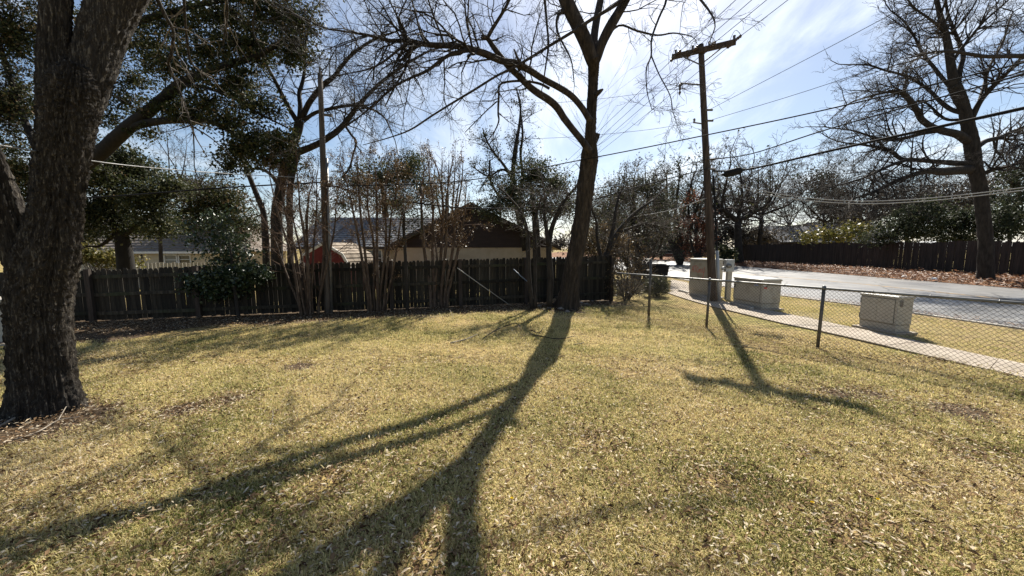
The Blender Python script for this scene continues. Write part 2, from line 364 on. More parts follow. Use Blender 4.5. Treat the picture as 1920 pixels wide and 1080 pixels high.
M['lawn'] = ground_mat('lawn', [(0.25, (.03, .027, .012)), (0.42, (.14, .1, .045)), (0.56, (.38, .28, .115)), (0.75, (.64, .5, .24))], 9, .5, (.62, .78, .5))
M['verge'] = ground_mat('verge', [(0.3, (.09, .06, .03)), (0.5, (.28, .2, .1)), (0.7, (.45, .35, .19))], 9, .6, (.8, .9, .7))
M['dirt'] = ground_mat('dirt', [(0.3, (.03, .02, .013)), (0.5, (.085, .06, .038)), (0.72, (.19, .135, .085))], 10, .7, (.7, .7, .7))  # bare soil, darkened to deepen the painted shade beside the fence
M['leafbed'] = ground_mat('leafbed', [(0.3, (.06, .03, .018)), (0.5, (.2, .1, .055)), (0.72, (.36, .22, .13))], 5, .7, (.7, .7, .6))


# ------------------------------------------------------------------ vegetation engine
def grow(out, p, d, L, r, lev, q, rg, minr=0.0022):
    """one wandering branch and its children; out gets (points, radii)"""
    n = int(np.clip(L / q['seg'], 3, 9)); st = L / n
    pts = np.empty((n + 1, 3)); pts[0] = p; dv = d
    wob = rg.normal(size=(n, 3)) * q['wig']
    dirs = []
    for i in range(n):
        dv = dv + wob[i]; dv[2] += q['trop'] * (1 if lev > 0 else q.get('tip', 1)); dv = dv / math.sqrt(dv @ dv); dirs.append(dv)
        pts[i + 1] = pts[i] + dv * st
    rad = r * (1 - np.linspace(0, 1, n + 1) * q['taper'])
    out.append((pts, np.maximum(rad, minr)))
    if lev <= 0: return
    nb = q['nb'][min(lev, len(q['nb'])) - 1]
    nb = max(1, int(round(nb * rg.uniform(.7, 1.3))))
    for k in range(nb):
        t = rg.uniform(q['t0'], 1.0) if k else 1.0
        i = min(int(t * n), n - 1); f = t * n - i
        q0 = pts[i] * (1 - f) + pts[i + 1] * f; td = dirs[i]
        a = rg.uniform(*q['ang']) * (0.45 if k == 0 else 1)
        rv = rg.normal(size=3); rv -= td * (rv @ td); rv /= math.sqrt(rv @ rv) + 1e-9
        cd_ = td * math.cos(a) + rv * math.sin(a)
        grow(out, q0, cd_, L * rg.uniform(*q['lr']) * (1 - .3 * t), max(r * (1 - t * q['taper']) * rg.uniform(.5, .75), minr), lev - 1, q, rg, minr)


QBARE = dict(seg=.22, wig=.2, trop=.03, taper=.6, nb=[5, 5, 6], t0=.15, ang=(.5, 1.15), lr=(.4, .72))


class Tree:
    def __init__(s, name, base, label, cat='tree', group=None, seed=0):
        s.root = thing(name, base, label, cat, group); s.base = np.array(base, float)
        s.limbs = []; s.tw = []; s.rg = np.random.default_rng(seed); s.lv = []; s.lt = []

    def limb(s, pp, Y0, Y1=None, k=4, name='limb'):
        """pp: (px, py, width px) along the limb, depth Y0..Y1 -> stored 3-D limb"""
        Y1 = Y0 if Y1 is None else Y1; n = len(pp); a = []
        for i, (x, y, wd) in enumerate(pp):
            Y = Y0 + (Y1 - Y0) * i / (n - 1); p = P(x, y, Y); a.append([*p, wr(x, wd, Y)])
        a = smooth_path(a, k); s.limbs.append((name, a[:, :3], np.maximum(a[:, 3], .003))); return s.limbs[-1]

    def limb3(s, pts, rad, k=4, name='limb'):
        a = smooth_path(np.column_stack([np.array(pts, float), np.array(rad, float)]), k); s.limbs.append((name, a[:, :3], a[:, 3])); return s.limbs[-1]

    def sprout(s, limb, n, L, lev, q=QBARE, t=(.15, 1), rk=.5, up=0.0, side=None, rmax=.05, minr=.0022):
        _, pts, rad = limb; m = len(pts) - 1
        for k in range(n):
            tt = s.rg.uniform(*t); i = min(int(tt * m), m - 1); f = tt * m - i
            p0 = pts[i] * (1 - f) + pts[i + 1] * f; td = norm(pts[i + 1] - pts[i])
            rv = s.rg.normal(size=3); rv[2] += up
            if side is not None: rv += np.array(side)
            rv -= td * (rv @ td); rv = norm(rv); a = s.rg.uniform(.6, 1.25)
            d = td * math.cos(a) + rv * math.sin(a)
            grow(s.tw, p0, d, s.rg.uniform(*L) * (1.1 - .4 * tt), min(rad[i] * rk, rmax), lev, q, s.rg, minr)

    def end(s, limb, L, lev, q=QBARE, minr=.0022):
        _, pts, rad = limb; grow(s.tw, pts[-1], norm(pts[-1] - pts[-2]), L, rad[-1], lev, q, s.rg, minr)

    def leaves_at(s, cen, size, rand=.5, tint=(0, 1), flat=0.0):
        cen = np.asarray(cen, float); n = len(cen); rg = s.rg
        ax = rg.normal(size=(n, 3)); ax[:, 2] -= .25; ax = norm(ax); nn = rg.normal(size=(n, 3)); nn[:, 2] += flat; nn = norm(np.cross(ax, nn)); sd = nn
        up = np.cross(sd, ax); Ls = size * rg.uniform(1 - rand, 1 + rand, (n, 1)); Ws = Ls * rg.uniform(.22, .36, (n, 1))
        a = cen; b = cen + ax * Ls * .5 + sd * Ws + up * Ws * .5; c = cen + ax * Ls; d = cen + ax * Ls * .5 - sd * Ws + up * Ws * .5
        s.lv.append(np.stack([a, b, c, d], 1).reshape(-1, 3)); s.lt.append(np.repeat(rg.uniform(tint[0], tint[1], n), 4))

    def cloud(s, c, rad, n, size=.06, clump=.18, per=26, tint=(0, 1), twigs=True, hub=None, r0=.012, shell=.55):
        """leaf clumps through an ellipsoid, each on its own twig"""
        rg = s.rg; m = max(2, n // per); dirs = norm(rg.normal(size=(m, 3))); rr = rg.uniform(0, 1, (m, 1)) ** shell
        cc = np.array(c) + dirs * rr * np.array(rad)
        hubp = np.array(c if hub is None else hub, float)
        for q in cc:
            if twigs:
                mid = (hubp + q) / 2 + rg.normal(size=3) * np.linalg.norm(q - hubp) * .12
                s.tw.append((np.array([hubp + (q - hubp) * .05, hubp * .6 + mid * .4 + (mid - hubp) * .2, mid, q]), np.array([r0, r0 * .8, r0 * .6, .003])))
        ci = rg.integers(0, m, n); sc = rg.uniform(.5, 1.3, (m, 1))[ci]
        pos = cc[ci] + rg.normal(size=(n, 3)) * clump * sc * np.array([1, 1, .7])
        base = rg.uniform(-.2, .2, m)[ci]
        s.leaves_at(pos, size, tint=tint); s.lt[-1] = np.clip(s.lt[-1] + np.repeat(base, 4), 0, 1)

    def pcloud(s, px, py, Y, rx, ry, n, ryd=None, **kw):
        k = Y / F; s.cloud(P(px, py, Y), (rx * k, (ryd if ryd else rx * k), ry * k), n, **kw)

    def twig_leaves(s, n, size, spread=.05, tint=(0, 1), filt=None, tail=.4):
        tws = [t for t in s.tw if t[1][0] < .02] or s.tw
        ii = s.rg.integers(0, len(tws), n); c = []
        for i in ii:
            p = tws[i][0]; j = s.rg.integers(int(len(p) * tail), len(p)); c.append(p[j])
        s.leaves_at(np.array(c) + s.rg.normal(size=(n, 3)) * spread, size, tint=tint)

    def done(s, bark, twig=None, leaf=None, twname='twigs', lfname='foliage', tsides=3):
        twig = twig or bark
        for nm, pts, rad in s.limbs:
            sides = 24 if rad.max() > .14 else (10 if rad.max() > .05 else 6)
            V, Fq = tube_np([pts - s.base], [rad], sides)
            n = len(pts); capa = np.arange(sides)[::-1][None]; capb = ((n - 1) * sides + np.arange(sides))[None]
            link(nm, mesh_np(nm, V, [Fq, capa, capb], bark, True), s.root)
        if s.tw:
            fat = [(p, r) for p, r in s.tw if r[0] > .012]; thin = [(p, r) for p, r in s.tw if r[0] <= .012]
            Vs, Fs, b = [], [], 0
            for grp, sd in ((fat, 5), (thin, tsides)):
                if grp:
                    V, Fq = tube_np([p - s.base for p, _ in grp], [r for _, r in grp], sd); Vs.append(V); Fs.append(Fq + b); b += len(V)
            o = link(twname, mesh_np(twname, np.concatenate(Vs), Fs, twig, True), s.root); o['kind'] = 'stuff'
        if s.lv:
            V = np.concatenate(s.lv) - s.base; Fq = np.arange(len(V)).reshape(-1, 4)
            o = link(lfname, mesh_np(lfname, V, [Fq], leaf, False, {'tint': np.concatenate(s.lt)}), s.root); o['kind'] = 'stuff'
        return s.root


def bark_trunk(name, pts, rad, base, mat, seed, amp=.03, sides=72, k=14, ridges=17, flare=None):
    """high-resolution trunk with furrowed bark and root flares"""
    rg = np.random.default_rng(seed); a = smooth_path(np.column_stack([pts, rad]), k); A = a[:, :3]; rd = a[:, 3]; n = len(A)
    th = np.arange(sides) * 2 * np.pi / sides
    s_ = np.concatenate([[0], np.cumsum(np.linalg.norm(np.diff(A, axis=0), axis=1))])
    TH, S = np.meshgrid(th, s_); d = np.zeros_like(TH)
    for j in range(26):
        f = rg.integers(3, ridges * 2); ph = rg.uniform(0, 6.28); w_ = rg.uniform(.3, 4.0); d += np.sin(f * TH + ph + 1.1 * np.sin(S * w_ + rg.uniform(0, 6)) ) * rg.uniform(.3, 1) / 5
    d = 1 - np.abs(np.tanh(d)) * 2                       # ridged
    d += rg.normal(size=d.shape) * .35
    big = sum(np.sin(f * TH + rg.uniform(0, 6.28) + .6 * np.sin(S * rg.uniform(.5, 1.6))) * .5 / f for f in (2, 3, 4, 5))
    RR = rd[:, None] * (1 + big * .09) + amp * d
    if flare:
        hgt, am, lob = flare; z = np.exp(-S / hgt); lobes = sum(np.maximum(0, np.cos((TH - p) )) ** 8 * m_ for p, m_ in lob); RR += rd[:, None] * am * z * (.25 + lobes)
    T = np.gradient(A, axis=0); T = norm(T); ref = np.array([1.0, 0, 0]); U = norm(ref - (T @ ref)[:, None] * T); W = np.cross(T, U)
    V = A[:, None, :] + U[:, None, :] * (np.cos(TH) * RR)[..., None] + W[:, None, :] * (np.sin(TH) * RR)[..., None]
    idx = np.arange(n * sides).reshape(n, sides); p = idx[:-1]; q = idx[1:]
    Fq = np.stack([p, np.roll(p, -1, 1), np.roll(q, -1, 1), q], -1).reshape(-1, 4)
    return mesh_np(name, V.reshape(-1, 3) - base, [Fq, idx[-1][None]], mat, True)


def pxpath(pp, Y0, Y1=None):
    Y1 = Y0 if Y1 is None else Y1; n = len(pp); out = []
    for i, (x, y, wd) in enumerate(pp):
        Y = Y0 + (Y1 - Y0) * i / max(1, n - 1); out.append([*P(x, y, Y), wr(x, wd, Y)])
    return np.array(out)


# ------------------------------------------------------------------ setting: ground, road, walks
def sheet(name, poly, z, mat, kind='structure', thick=None):
    poly = [np.array([p[0], p[1], z]) for p in poly]
    mb = MB()
    if thick: mb.prism([p - np.array([0, 0, thick]) for p in poly], (0, 0, thick))
    else: mb._add(poly, [list(range(len(poly)))])
    o = mb.build(name, mat); o['kind'] = kind
    return o


sheet('lawn_ground', [(-500, -60), (500, -60), (500, 900), (-500, 900)], 0, M['lawn'])
g = lambda x, y: G(x, y)[:2]
near_edge = [g(1140, 503), g(1251, 519), g(1296, 527), g(1460, 554), g(1607, 572), g(1920, 617)]
e = near_edge[-1] + (near_edge[-1] - near_edge[-2]) * 2.5
far_edge = [g(1144, 482), g(1225, 487), g(1358, 497), g(1600, 512), g(1920, 538)]
fe = far_edge[-1] + (far_edge[-1] - far_edge[-2]) * 2.0
lt = [(near_edge[0] + (near_edge[0] - near_edge[1]) * 2.0), (far_edge[0] + np.array([-45, 12]))]
sheet('road', [lt[0]] + near_edge + [e, fe] + far_edge[::-1] + [lt[1]], .006, M['asphalt'])
# kerbs along both road edges
for nm, ed in (('kerb', [lt[0]] + near_edge + [e]), ('kerb', [lt[1]] + far_edge + [fe])):
    mb = MB(); sgn = -1 if ed[0] is lt[0] else 1
    for a, b in zip(ed[:-1], ed[1:]):
        d = norm(b - a); nn = np.array([d[1], -d[0]]) * sgn; nn = np.array([-d[1], d[0]]) * (1 if sgn > 0 else -1)
        c = (a + b) / 2 + nn * .07
        mb.box((*c, -.02), np.linalg.norm(b - a) + .01, .14, .11, ex=(*d, 0), ey=(-d[1], d[0], 0))
    o = mb.build(nm, M['kerb']); o['kind'] = 'structure'
# faded double centre line
mid = [(np.array(a) * .52 + np.array(b) * .48) for a, b in ((near_edge[1], far_edge[1]), (near_edge[3], far_edge[2]), (near_edge[4], far_edge[3]), (near_edge[5], far_edge[4]), (e, fe))]
mb = MB()
for off in (-.1, .1):
    for a, b in zip(mid[:-1], mid[1:]):
        d = norm(b - a); nn = np.array([-d[1], d[0]]); a2 = a + nn * off; b2 = b + nn * off
        mb._add([(*(a2 - nn * .055), .011), (*(a2 + nn * .055), .011), (*(b2 + nn * .055), .011), (*(b2 - nn * .055), .011)], [[3, 2, 1, 0]])
o = mb.build('road_markings', M['line_yellow']); o['kind'] = 'structure'

# strip between sidewalk and road, sidewalk slabs
wn = [g(1251, 550), g(1289, 563), g(1336, 576), g(1463, 607), g(1535, 622), g(1920, 712)]
wf = [g(1264, 546), g(1308, 556), g(1360, 567), g(1490, 593), g(1612, 619), g(1920, 686)]
wn.append(wn[-1] + (wn[-1] - wn[-2]) * .8); wf.append(wf[-1] + (wf[-1] - wf[-2]) * .8)
sheet('verge', [g(1252, 543)] + wf + [e + np.array([-.2, 0])] + [p + np.array([-.16, -.06]) for p in near_edge[::-1][:4]] + [g(1262, 524)], .004, M['verge'])
WN = smooth_path(np.array(wn), 10); WF = smooth_path(np.array(wf), 10)
walk = MB(); walk.prism([(*p, -.1) for p in WN] + [(*p, -.1) for p in WF[::-1]], (0, 0, .112))
o = walk.build('sidewalk', M['dirt']); o['kind'] = 'structure'; SW = o
s_ = np.concatenate([[0], np.cumsum(np.linalg.norm(np.diff(WN, axis=0), axis=1))]); tot = s_[-1]; ns = int(tot / 1.25)
for k in range(ns):
    a0, a1 = (k * tot / ns + .006), ((k + 1) * tot / ns - .006)
    ip = lambda arr, v: np.array([np.interp(v, s_, arr[:, 0]), np.interp(v, s_, arr[:, 1])])
    q = [ip(WN, a0), ip(WN, (a0 + a1) / 2), ip(WN, a1), ip(WF, a1), ip(WF, (a0 + a1) / 2), ip(WF, a0)]
    MB().prism([(*p, .0121) for p in q], (0, 0, .02 + .004 * (k % 2))).build('slab', M['concrete'], SW)
# apron from the walk to the road, beside the clipped shrub; pale drive across the road
sheet('driveway_apron', [g(1257, 545), g(1292, 548), g(1297, 540), g(1292, 531), g(1258, 524)], .016, M['concrete'])
sheet('driveway', [g(1272, 491), g(1290, 491.5), g(1297, 486), g(1284, 485)], .02, M['concrete'])
sheet('gravel_patch', [g(1470, 590), g(1500, 584), g(1545, 590), g(1570, 604), g(1530, 608), g(1490, 600)], .009, M['seam'])

# dirt and leaf bed along the wooden fence; its extra width paints in shade
FA, FB = np.array([-14.9, 7.7]), np.array([3.45, 12.62])
fd = norm(FB - FA); fn = np.array([fd[1], -fd[0]])          # toward the camera
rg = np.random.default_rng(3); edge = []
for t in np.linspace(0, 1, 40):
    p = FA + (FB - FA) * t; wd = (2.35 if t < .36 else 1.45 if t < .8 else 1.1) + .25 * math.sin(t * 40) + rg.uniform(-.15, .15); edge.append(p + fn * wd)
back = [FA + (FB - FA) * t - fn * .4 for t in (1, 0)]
sheet('fence_bed_and_shade', edge + back, .004, M['dirt'])

for k, (x, y, r_) in enumerate([(340, 770, .36), (430, 752, .3), (560, 690, .34), (1600, 739, .42), (1790, 770, .42), (1062, 582, .75), (92, 792, .8)]):
    rgp = np.random.default_rng(200 + k); c_ = G(x, y)[:2]; sheet('soil_patch', [c_ + r_ * rgp.uniform(.6, 1.15) * np.array([math.cos(a), math.sin(a) * .8]) for a in np.linspace(0, 2 * math.pi, 23)[:-1]], .003, M['dirt'])

# leaf bank across the road: uneven raised ground
def bank(name, A0, A1, B0, B1, hgt, mat, nx=120, ny=14, seed=1):
    rg = np.random.default_rng(seed); V = []
    for j in range(ny + 1):
        for i in range(nx + 1):
            a = A0 + (A1 - A0) * i / nx; b = B0 + (B1 - B0) * i / nx; p = a + (b - a) * j / ny
            z = .02 + hgt * min(1, j / ny * 2.2) * (.75 + .25 * math.sin(i * .5)) + rg.uniform(-.03, .05) * (1 if 0 < j else 0); V.append((*p, max(z, .012)))
    idx = np.arange((nx + 1) * (ny + 1)).reshape(ny + 1, nx + 1)
    Fq = np.stack([idx[:-1, :-1], idx[:-1, 1:], idx[1:, 1:], idx[1:, :-1]], -1).reshape(-1, 4)
    o = link(name, mesh_np(name, V, [Fq], mat, False)); o['kind'] = 'structure'; return V


FF0, FF1 = G(1385, 492)[:2], G(1930, 528)[:2]               # far fence line
FF1 = FF0 + (FF1 - FF0) * 1.12
o0 = np.array([.25, 0.0])
bank('leaf_bank', g(1290, 491.5) + o0, fe + o0, FF0 + np.array([-3, 14]), FF1 + np.array([.9, 0]), .12, M['leafbed'])
bank('far_verge', g(1130, 481) + np.array([-20, 6]), g(1290, 491) + o0, g(1150, 473) + np.array([-20, 10]), g(1300, 474), .1, M['leafbed'], 60, 10, 5)

# ------------------------------------------------------------------ wooden fence (near)
fence = thing('wooden_fence', (*((FA + FB) / 2), 0), 'weathered wooden picket fence along the back of the lawn, seen from its railed side', 'fence')
fb = np.array([*((FA + FB) / 2), 0.0])
FLEN = np.linalg.norm(FB - FA)
ftop = lambda t: np.interp(t, [0, .24, .5, .75, 1], [1.18, 1.27, 1.38, 1.46, 1.55])
pk = []
for v in range(5):
    rgv = np.random.default_rng(40 + v); hw = .052; th = .018; c = .018 + .006 * (v % 3)
    prof = [(-hw, 0), (hw, 0), (hw, 1 - c * 1.6), (hw - c, 1), (-hw + c, 1), (-hw, 1 - c * 1.6)]
    mb = MB(); mb.prism([(x, 0, z) for x, z in prof], (0, th, 0)); pk.append(mb.mesh('picket', M['wood_fence']))
npk = int(FLEN / .105); rgf = np.random.default_rng(11); angf = math.atan2(fd[1], fd[0])
for i in range(npk):
    t = (i + .5) / npk; p = FA + fd * (i + .5) * .105
    o = link('picket', pk[rgf.integers(0, 5)], fence)
    h = ftop(t) + rgf.uniform(-.02, .018); zb = .03 + rgf.uniform(-.015, .015)
    o.location = (*(p - fb[:2] - fn * (.0 + rgf.uniform(0, .006))), zb); o.rotation_euler = (0, R(rgf.normal() * .3), angf); o.scale = (rgf.uniform(.955, 1.0) - (.09 if rgf.uniform() < (.16 if t < .5 else .05) else 0), 1, h - zb)
ends = [0, .125, .255, .37, .5, .62, .725, .835, .915, .995]
for i, t in enumerate(ends):
    p = FA + fd * FLEN * t + fn * .1; h = ftop(t) + .02
    MB().box((*p, h / 2), .1, .09, h, ex=(*fd, 0), ey=(*fn, 0)).build('post', M['wood_post'], fence)
    if i:
        t0 = ends[i - 1]
        for k in (.16, .52, .86):
            a = np.array([*(FA + fd * FLEN * t0 + fn * .03), ftop(t0) * k]); b = np.array([*(FA + fd * FLEN * t + fn * .03), ftop(t) * k + rgf.uniform(-.015, .015)])
            d = norm(b - a); MB().box((a + b) / 2, np.linalg.norm(b - a), .036, .085, ex=d, ey=(*fn, 0), ez=np.cross(d, (*fn, 0)) * -1).build('rail', M['wood_fence'], fence)

# fence behind it, at the left; sunlight put into its pale board colour
A2, B2 = P(60, 500, 16.0)[:2], P(420, 495, 17.5)[:2]
f2 = thing('back_fence', (*((A2 + B2) / 2), 0), 'pale picket tops of a second fence showing above the dark fence at left', 'fence')
d2 = norm(B2 - A2); L2 = np.linalg.norm(B2 - A2); mb = MB()
for i in range(int(L2 / .15)):
    p = A2 + d2 * (i * .15); h = 1.12 + rgf.uniform(-.03, .03); mb.box((*p, h / 2 - .3), .135, .02, h + .6, ex=(*d2, 0), ey=(-d2[1], d2[0], 0))
o = mb.build('board_row', M['pvc'], f2); o['kind'] = 'stuff'
MB().box((*((A2 + B2) / 2 + np.array([.02, .05])), .8), L2, .04, .09, ex=(*d2, 0), ey=(-d2[1], d2[0], 0)).build('rail', M['wood_fence'], f2)

# ------------------------------------------------------------------ far fence across the road
ff = thing('board_fence', (*((FF0 + FF1) / 2), 0), 'tall dark board fence across the road above the leaf bank', 'fence')
d3 = norm(FF1 - FF0); L3 = np.linalg.norm(FF1 - FF0); mb = MB(); nb = int(L3 / .15)
for i in range(nb):
    t = i / nb; p = FF0 + d3 * (i * .15 + .07) + np.array([-d3[1], d3[0]]) * rgf.uniform(-.012, .012)
    h = 2.2 + rgf.uniform(-.035, .035) + .04 * math.sin(i * .21); mb.box((*p, h / 2), .138, .02, h, ex=(*d3, 0), ey=(-d3[1], d3[0], 0))
o = mb.build('board_row', M['wood_far'], ff); o['kind'] = 'stuff'
for z in (.5, 1.1, 1.85):
    MB().box((*((FF0 + FF1) / 2 + np.array([d3[1], -d3[0]]) * -.05), z), L3, .05, .09, ex=(*d3, 0), ey=(-d3[1], d3[0], 0)).build('rail', M['wood_far'], ff)

# ------------------------------------------------------------------ houses
def window(mb_parent, c, w_, h_, face=(0, -1, 0), pane='glass'):
    fx = np.array([-face[1], face[0], 0.0]); fo = np.array(face, float); c = np.array(c)
    fr = MB(); t = .07
    for sx in (-1, 1): fr.box(c + fx * sx * (w_ / 2 + t / 2) + fo * .03, t, .08, h_ + 2 * t, ex=fx, ey=fo)
    for sz in (-1, 1): fr.box(c + np.array([0, 0, sz * (h_ / 2 + t / 2)]) + fo * .028, w_, .08, t, ex=fx, ey=fo)
    fr.box(c + fo * .022, w_, .05, .04, ex=fx, ey=fo)
    f = fr.build('window', M['trim_white'], mb_parent)
    o = np.array(mb_parent.location); me = MB().box(c + fo * .006, w_, .02, h_, ex=fx, ey=fo).mesh('pane', M[pane], origin=o); link('pane', me, f)
    return f


def roof_courses(mb, a, b, up, n, lift=.03):
    """overlapping shingle courses: a->b eave line, up = eave-to-ridge vector"""
    a, b, up = map(np.array, (a, b, up)); nrm = norm(np.cross(b - a, up)); nrm = nrm if nrm[2] > 0 else -nrm
    for i in range(n):
        p0 = a + up * (i / n); p1 = b + up * (i / n); q0 = a + up * ((i + 1.06) / n); q1 = b + up * ((i + 1.06) / n)
        mb._add([p0 + nrm * lift, p1 + nrm * lift, q1 + nrm * .004, q0 + nrm * .004, p0 - nrm * .01, p1 - nrm * .01], [[0, 1, 2, 3], [4, 5, 1, 0]])


# brown-sided house
YB = 20.0
bx = lambda x: P(x, 465, YB)[0]
hb = thing('brown_house', (bx(885), YB, 0), 'house with dark brown gable siding, tan lower wall and grey shingled wing', 'house')
zt = 1.82; pkz = P(885, 389, YB)[2]; xl, xr = bx(738), bx(1038); xm = bx(885)
MB().prism([(xl + .1, YB, -1.2), (xr - .1, YB, -1.2), (xr - .1, YB, zt), (xl + .1, YB, zt)], (0, 9, 0)).build('wall', M['wall_tan'], hb)
mb = MB(); nbd = 13
for i in range(nbd):
    z0 = zt + (pkz - zt) * i / nbd; z1 = zt + (pkz - zt) * (i + 1) / nbd
    w0 = 1 - i / nbd; w1 = 1 - (i + 1) / nbd
    mb.prism([(xm + (xl - xm) * w0, YB - .05, z0), (xm + (xr - xm) * w0, YB - .05, z0), (xm + (xr - xm) * w1, YB - .02, z1), (xm + (xl - xm) * w1, YB - .02, z1)], (0, .06, 0))
o = mb.build('siding', M['siding_brown'], hb); o['kind'] = 'stuff'
mb = MB()
for sx, xe in ((-1, xl), (1, xr)):
    s = (pkz - zt) / (xm - xe) ; ex_ = xe + sx * .35; ze = pkz + s * (ex_ - xm) * -1
    n_ = np.array([0, 0, .14]); a = np.array([ex_, YB - .45, zt - .02 - .12]); pk_ = np.array([xm, YB - .45, pkz + .06])
    mb.prism([a, pk_, pk_ + n_, a + n_], (0, 9.5, 0))
mb.build('roof', M['shingle_brown'], hb)
mb = MB()
for sx, xe in ((-1, xl), (1, xr)):
    a = np.array([xe + sx * .35, YB - .48, zt - .16]); pk_ = np.array([xm, YB - .48, pkz + .04]); mb.prism([a, pk_, pk_ + np.array([0, 0, .2]), a + np.array([0, 0, .2])], (0, .028, 0))
mb.build('fascia', M['trim_dark'], hb)
# grey shingled wing to the left
x0, x1 = P(548, 465, 22)[0], bx(760); ze = 1.86; up = np.array([0, 3.4, P(700, 408, 25.4)[2] - ze])
MB().prism([(x0 + .3, 22.4, -1.2), (x1, 22.4, -1.2), (x1, 22.4, ze + .1), (x0 + .3, 22.4, ze + .1)], (0, 6, 0)).build('wing_wall', M['wall_tan'], hb)
mb = MB(); roof_courses(mb, (x0, 22, ze), (x1 + 1.6, 22, ze), up, 14)
mb.prism([(x0, 22.02, ze - .03), (x1 + 1.6, 22.02, ze - .03), (x1 + 1.6, 25.4, ze + up[2] - .03), (x0 + .9, 25.4, ze + up[2] - .03)], (0, 0, -.06))
o = mb.build('wing_roof', M['shingle_grey'], hb)
MB().box(((x0 + x1) / 2, 21.97, ze - .06), x1 - x0, .04, .14).build('fascia', M['trim_dark'], hb)
window(hb, (P(700, 480, 22.4)[0], 22.4, 1.2), 1.0, .9)

# tan house at left
YL = 22.0; q = lambda x: P(x, 470, YL)[0]
hl = thing('tan_house', (q(330), YL, 0), 'low tan house with a brown shingled hip roof behind the fence at left', 'house')
MB().prism([(q(268), YL, -1.2), (q(420), YL, -1.2), (q(420), YL, 1.58), (q(268), YL, 1.58)], (0, 6, 0)).build('wall', M['wall_pale'], hl)
MB().prism([(q(60), YL + .9, -1.2), (q(266), YL + .9, -1.2), (q(266), YL + .9, 1.5), (q(60), YL + .9, 1.5)], (0, 5, 0)).build('wall', M['wall_pale'], hl)
zr = P(300, 405, YL + 3.2)[2]; mb = MB()
A_, B_ = np.array([q(40), YL - .5, 1.58]), np.array([q(432), YL - .5, 1.58]); Rl, Rr = np.array([q(40), YL + 3.2, zr]), np.array([q(365), YL + 3.2, zr]); D_ = np.array([q(432), YL + 7, 1.58])
for i in range(14):
    f0, f1 = i / 14, (i + 1.05) / 14; L = lambda f, l: A_ + (Rl - A_) * f + np.array([0, -.02, .03]) * l; Q = lambda f, l: B_ + (Rr - B_) * f + np.array([0, -.02, .03]) * l
    mb._add([L(f0, 1), Q(f0, 1), Q(f1, 0), L(f1, 0), L(f0, -.3), Q(f0, -.3)], [[0, 1, 2, 3], [4, 5, 1, 0]])
mb._add([B_, D_, Rr + np.array([0, .2, 0])], [[0, 1, 2]]); mb._add([B_, np.array([*A_[:2], 1.58]), np.array([q(40), YL + 7, 1.58]), D_], [[0, 1, 2, 3]])
mb.build('roof', M['shingle_brown'], hl)
MB().box(((A_ + B_) / 2 + np.array([0, -.04, -.04])), B_[0] - A_[0], .06, .12).build('gutter', M['trim_white'], hl)
window(hl, (q(346), YL, 1.13), .62, .44); window(hl, (q(320), YL, 1.1), .66, .52, pane='blind'); window(hl, (q(250), YL + .9, 1.1), .9, .6)

# red barn shed
YS = 15.0; S_ = lambda x, y: P(x, y, YS)
sh = thing('red_shed', S_(610, 505), 'small red barn shed with white trim and tan gambrel roof behind the fence', 'shed')
dv = np.array([.62, 1.4, 0.0]); prof = [S_(563, 503), S_(567, 479), S_(607, 456), S_(642, 477), S_(658, 505)]
MB().prism([p + np.array([0, 0, -1.3]) for p in (prof[0], prof[-1])][::1] + [prof[4], prof[3], prof[2], prof[1], prof[0]], dv * .98).build('body', M['shed_red'], sh)
mb = MB()
for a, b in ((prof[1], prof[2]), (prof[2], prof[3]), (prof[3], prof[4])):
    u = norm(b - a); nn = norm(np.cross(u, dv)); nn = nn if nn[2] > 0 else -nn
    for i in range(4):
        f0, f1 = i / 4, (i + 1.03) / 4; a0 = b + (a - b) * f0; a1 = b + (a - b) * f1
        for j in range(4):
            g0, g1 = j / 4 + .004, (j + 1) / 4 - .004
            mb.prism([a0 + nn * .045 + dv * g0, a1 + nn * .02 + dv * g0, a1 + dv * g0 + nn * .004, a0 + dv * g0 + nn * .004], dv * (g1 - g0))
o = mb.build('roof', M['shingle_tan'], sh)
mb = MB()
for a, b in ((prof[0], prof[1]), (prof[1], prof[2]), (prof[2], prof[3]), (prof[3], prof[4])):
    u = norm(b - a); nn = norm(np.cross(u, (0, 1, 0))); mb.prism([a - nn * .05, b - nn * .05, b + nn * .05, a + nn * .05], (-.012, -.03, 0))
mb.build('trim', M['trim_white'], sh)

# brick house and parked car far down the road
YD = 75.0; D = lambda x, y: P(x, y, YD)
bh = thing('brick_house', D(1262, 466), 'far brick house with a pale roof glimpsed beyond the road', 'house')
a, b = D(1150, 463), D(1300, 463)
MB().box(((a[0] + b[0]) / 2, YD + 4, 1.2), b[0] - a[0], 8, 2.6).build('wall', M['brick'], bh)
MB().prism([(a[0] - .5, YD - .6, 2.5), (b[0] + .5, YD - .6, 2.5), (b[0] - 3, YD + 4, 5.0), (a[0] + 3, YD + 4, 5.0)], (0, 0, .15)).build('roof', M['shingle_tan'], bh)
window(bh, ((a[0] + b[0]) / 2 - 1.5, YD, 1.3), 1.8, 1.1); window(bh, ((a[0] + b[0]) / 2 + 3, YD, 1.3), 1.8, 1.1)
sheet('far_driveway', [g(1205, 472), g(1282, 472), g(1278, 469), g(1212, 469)], .03, M['concrete'])
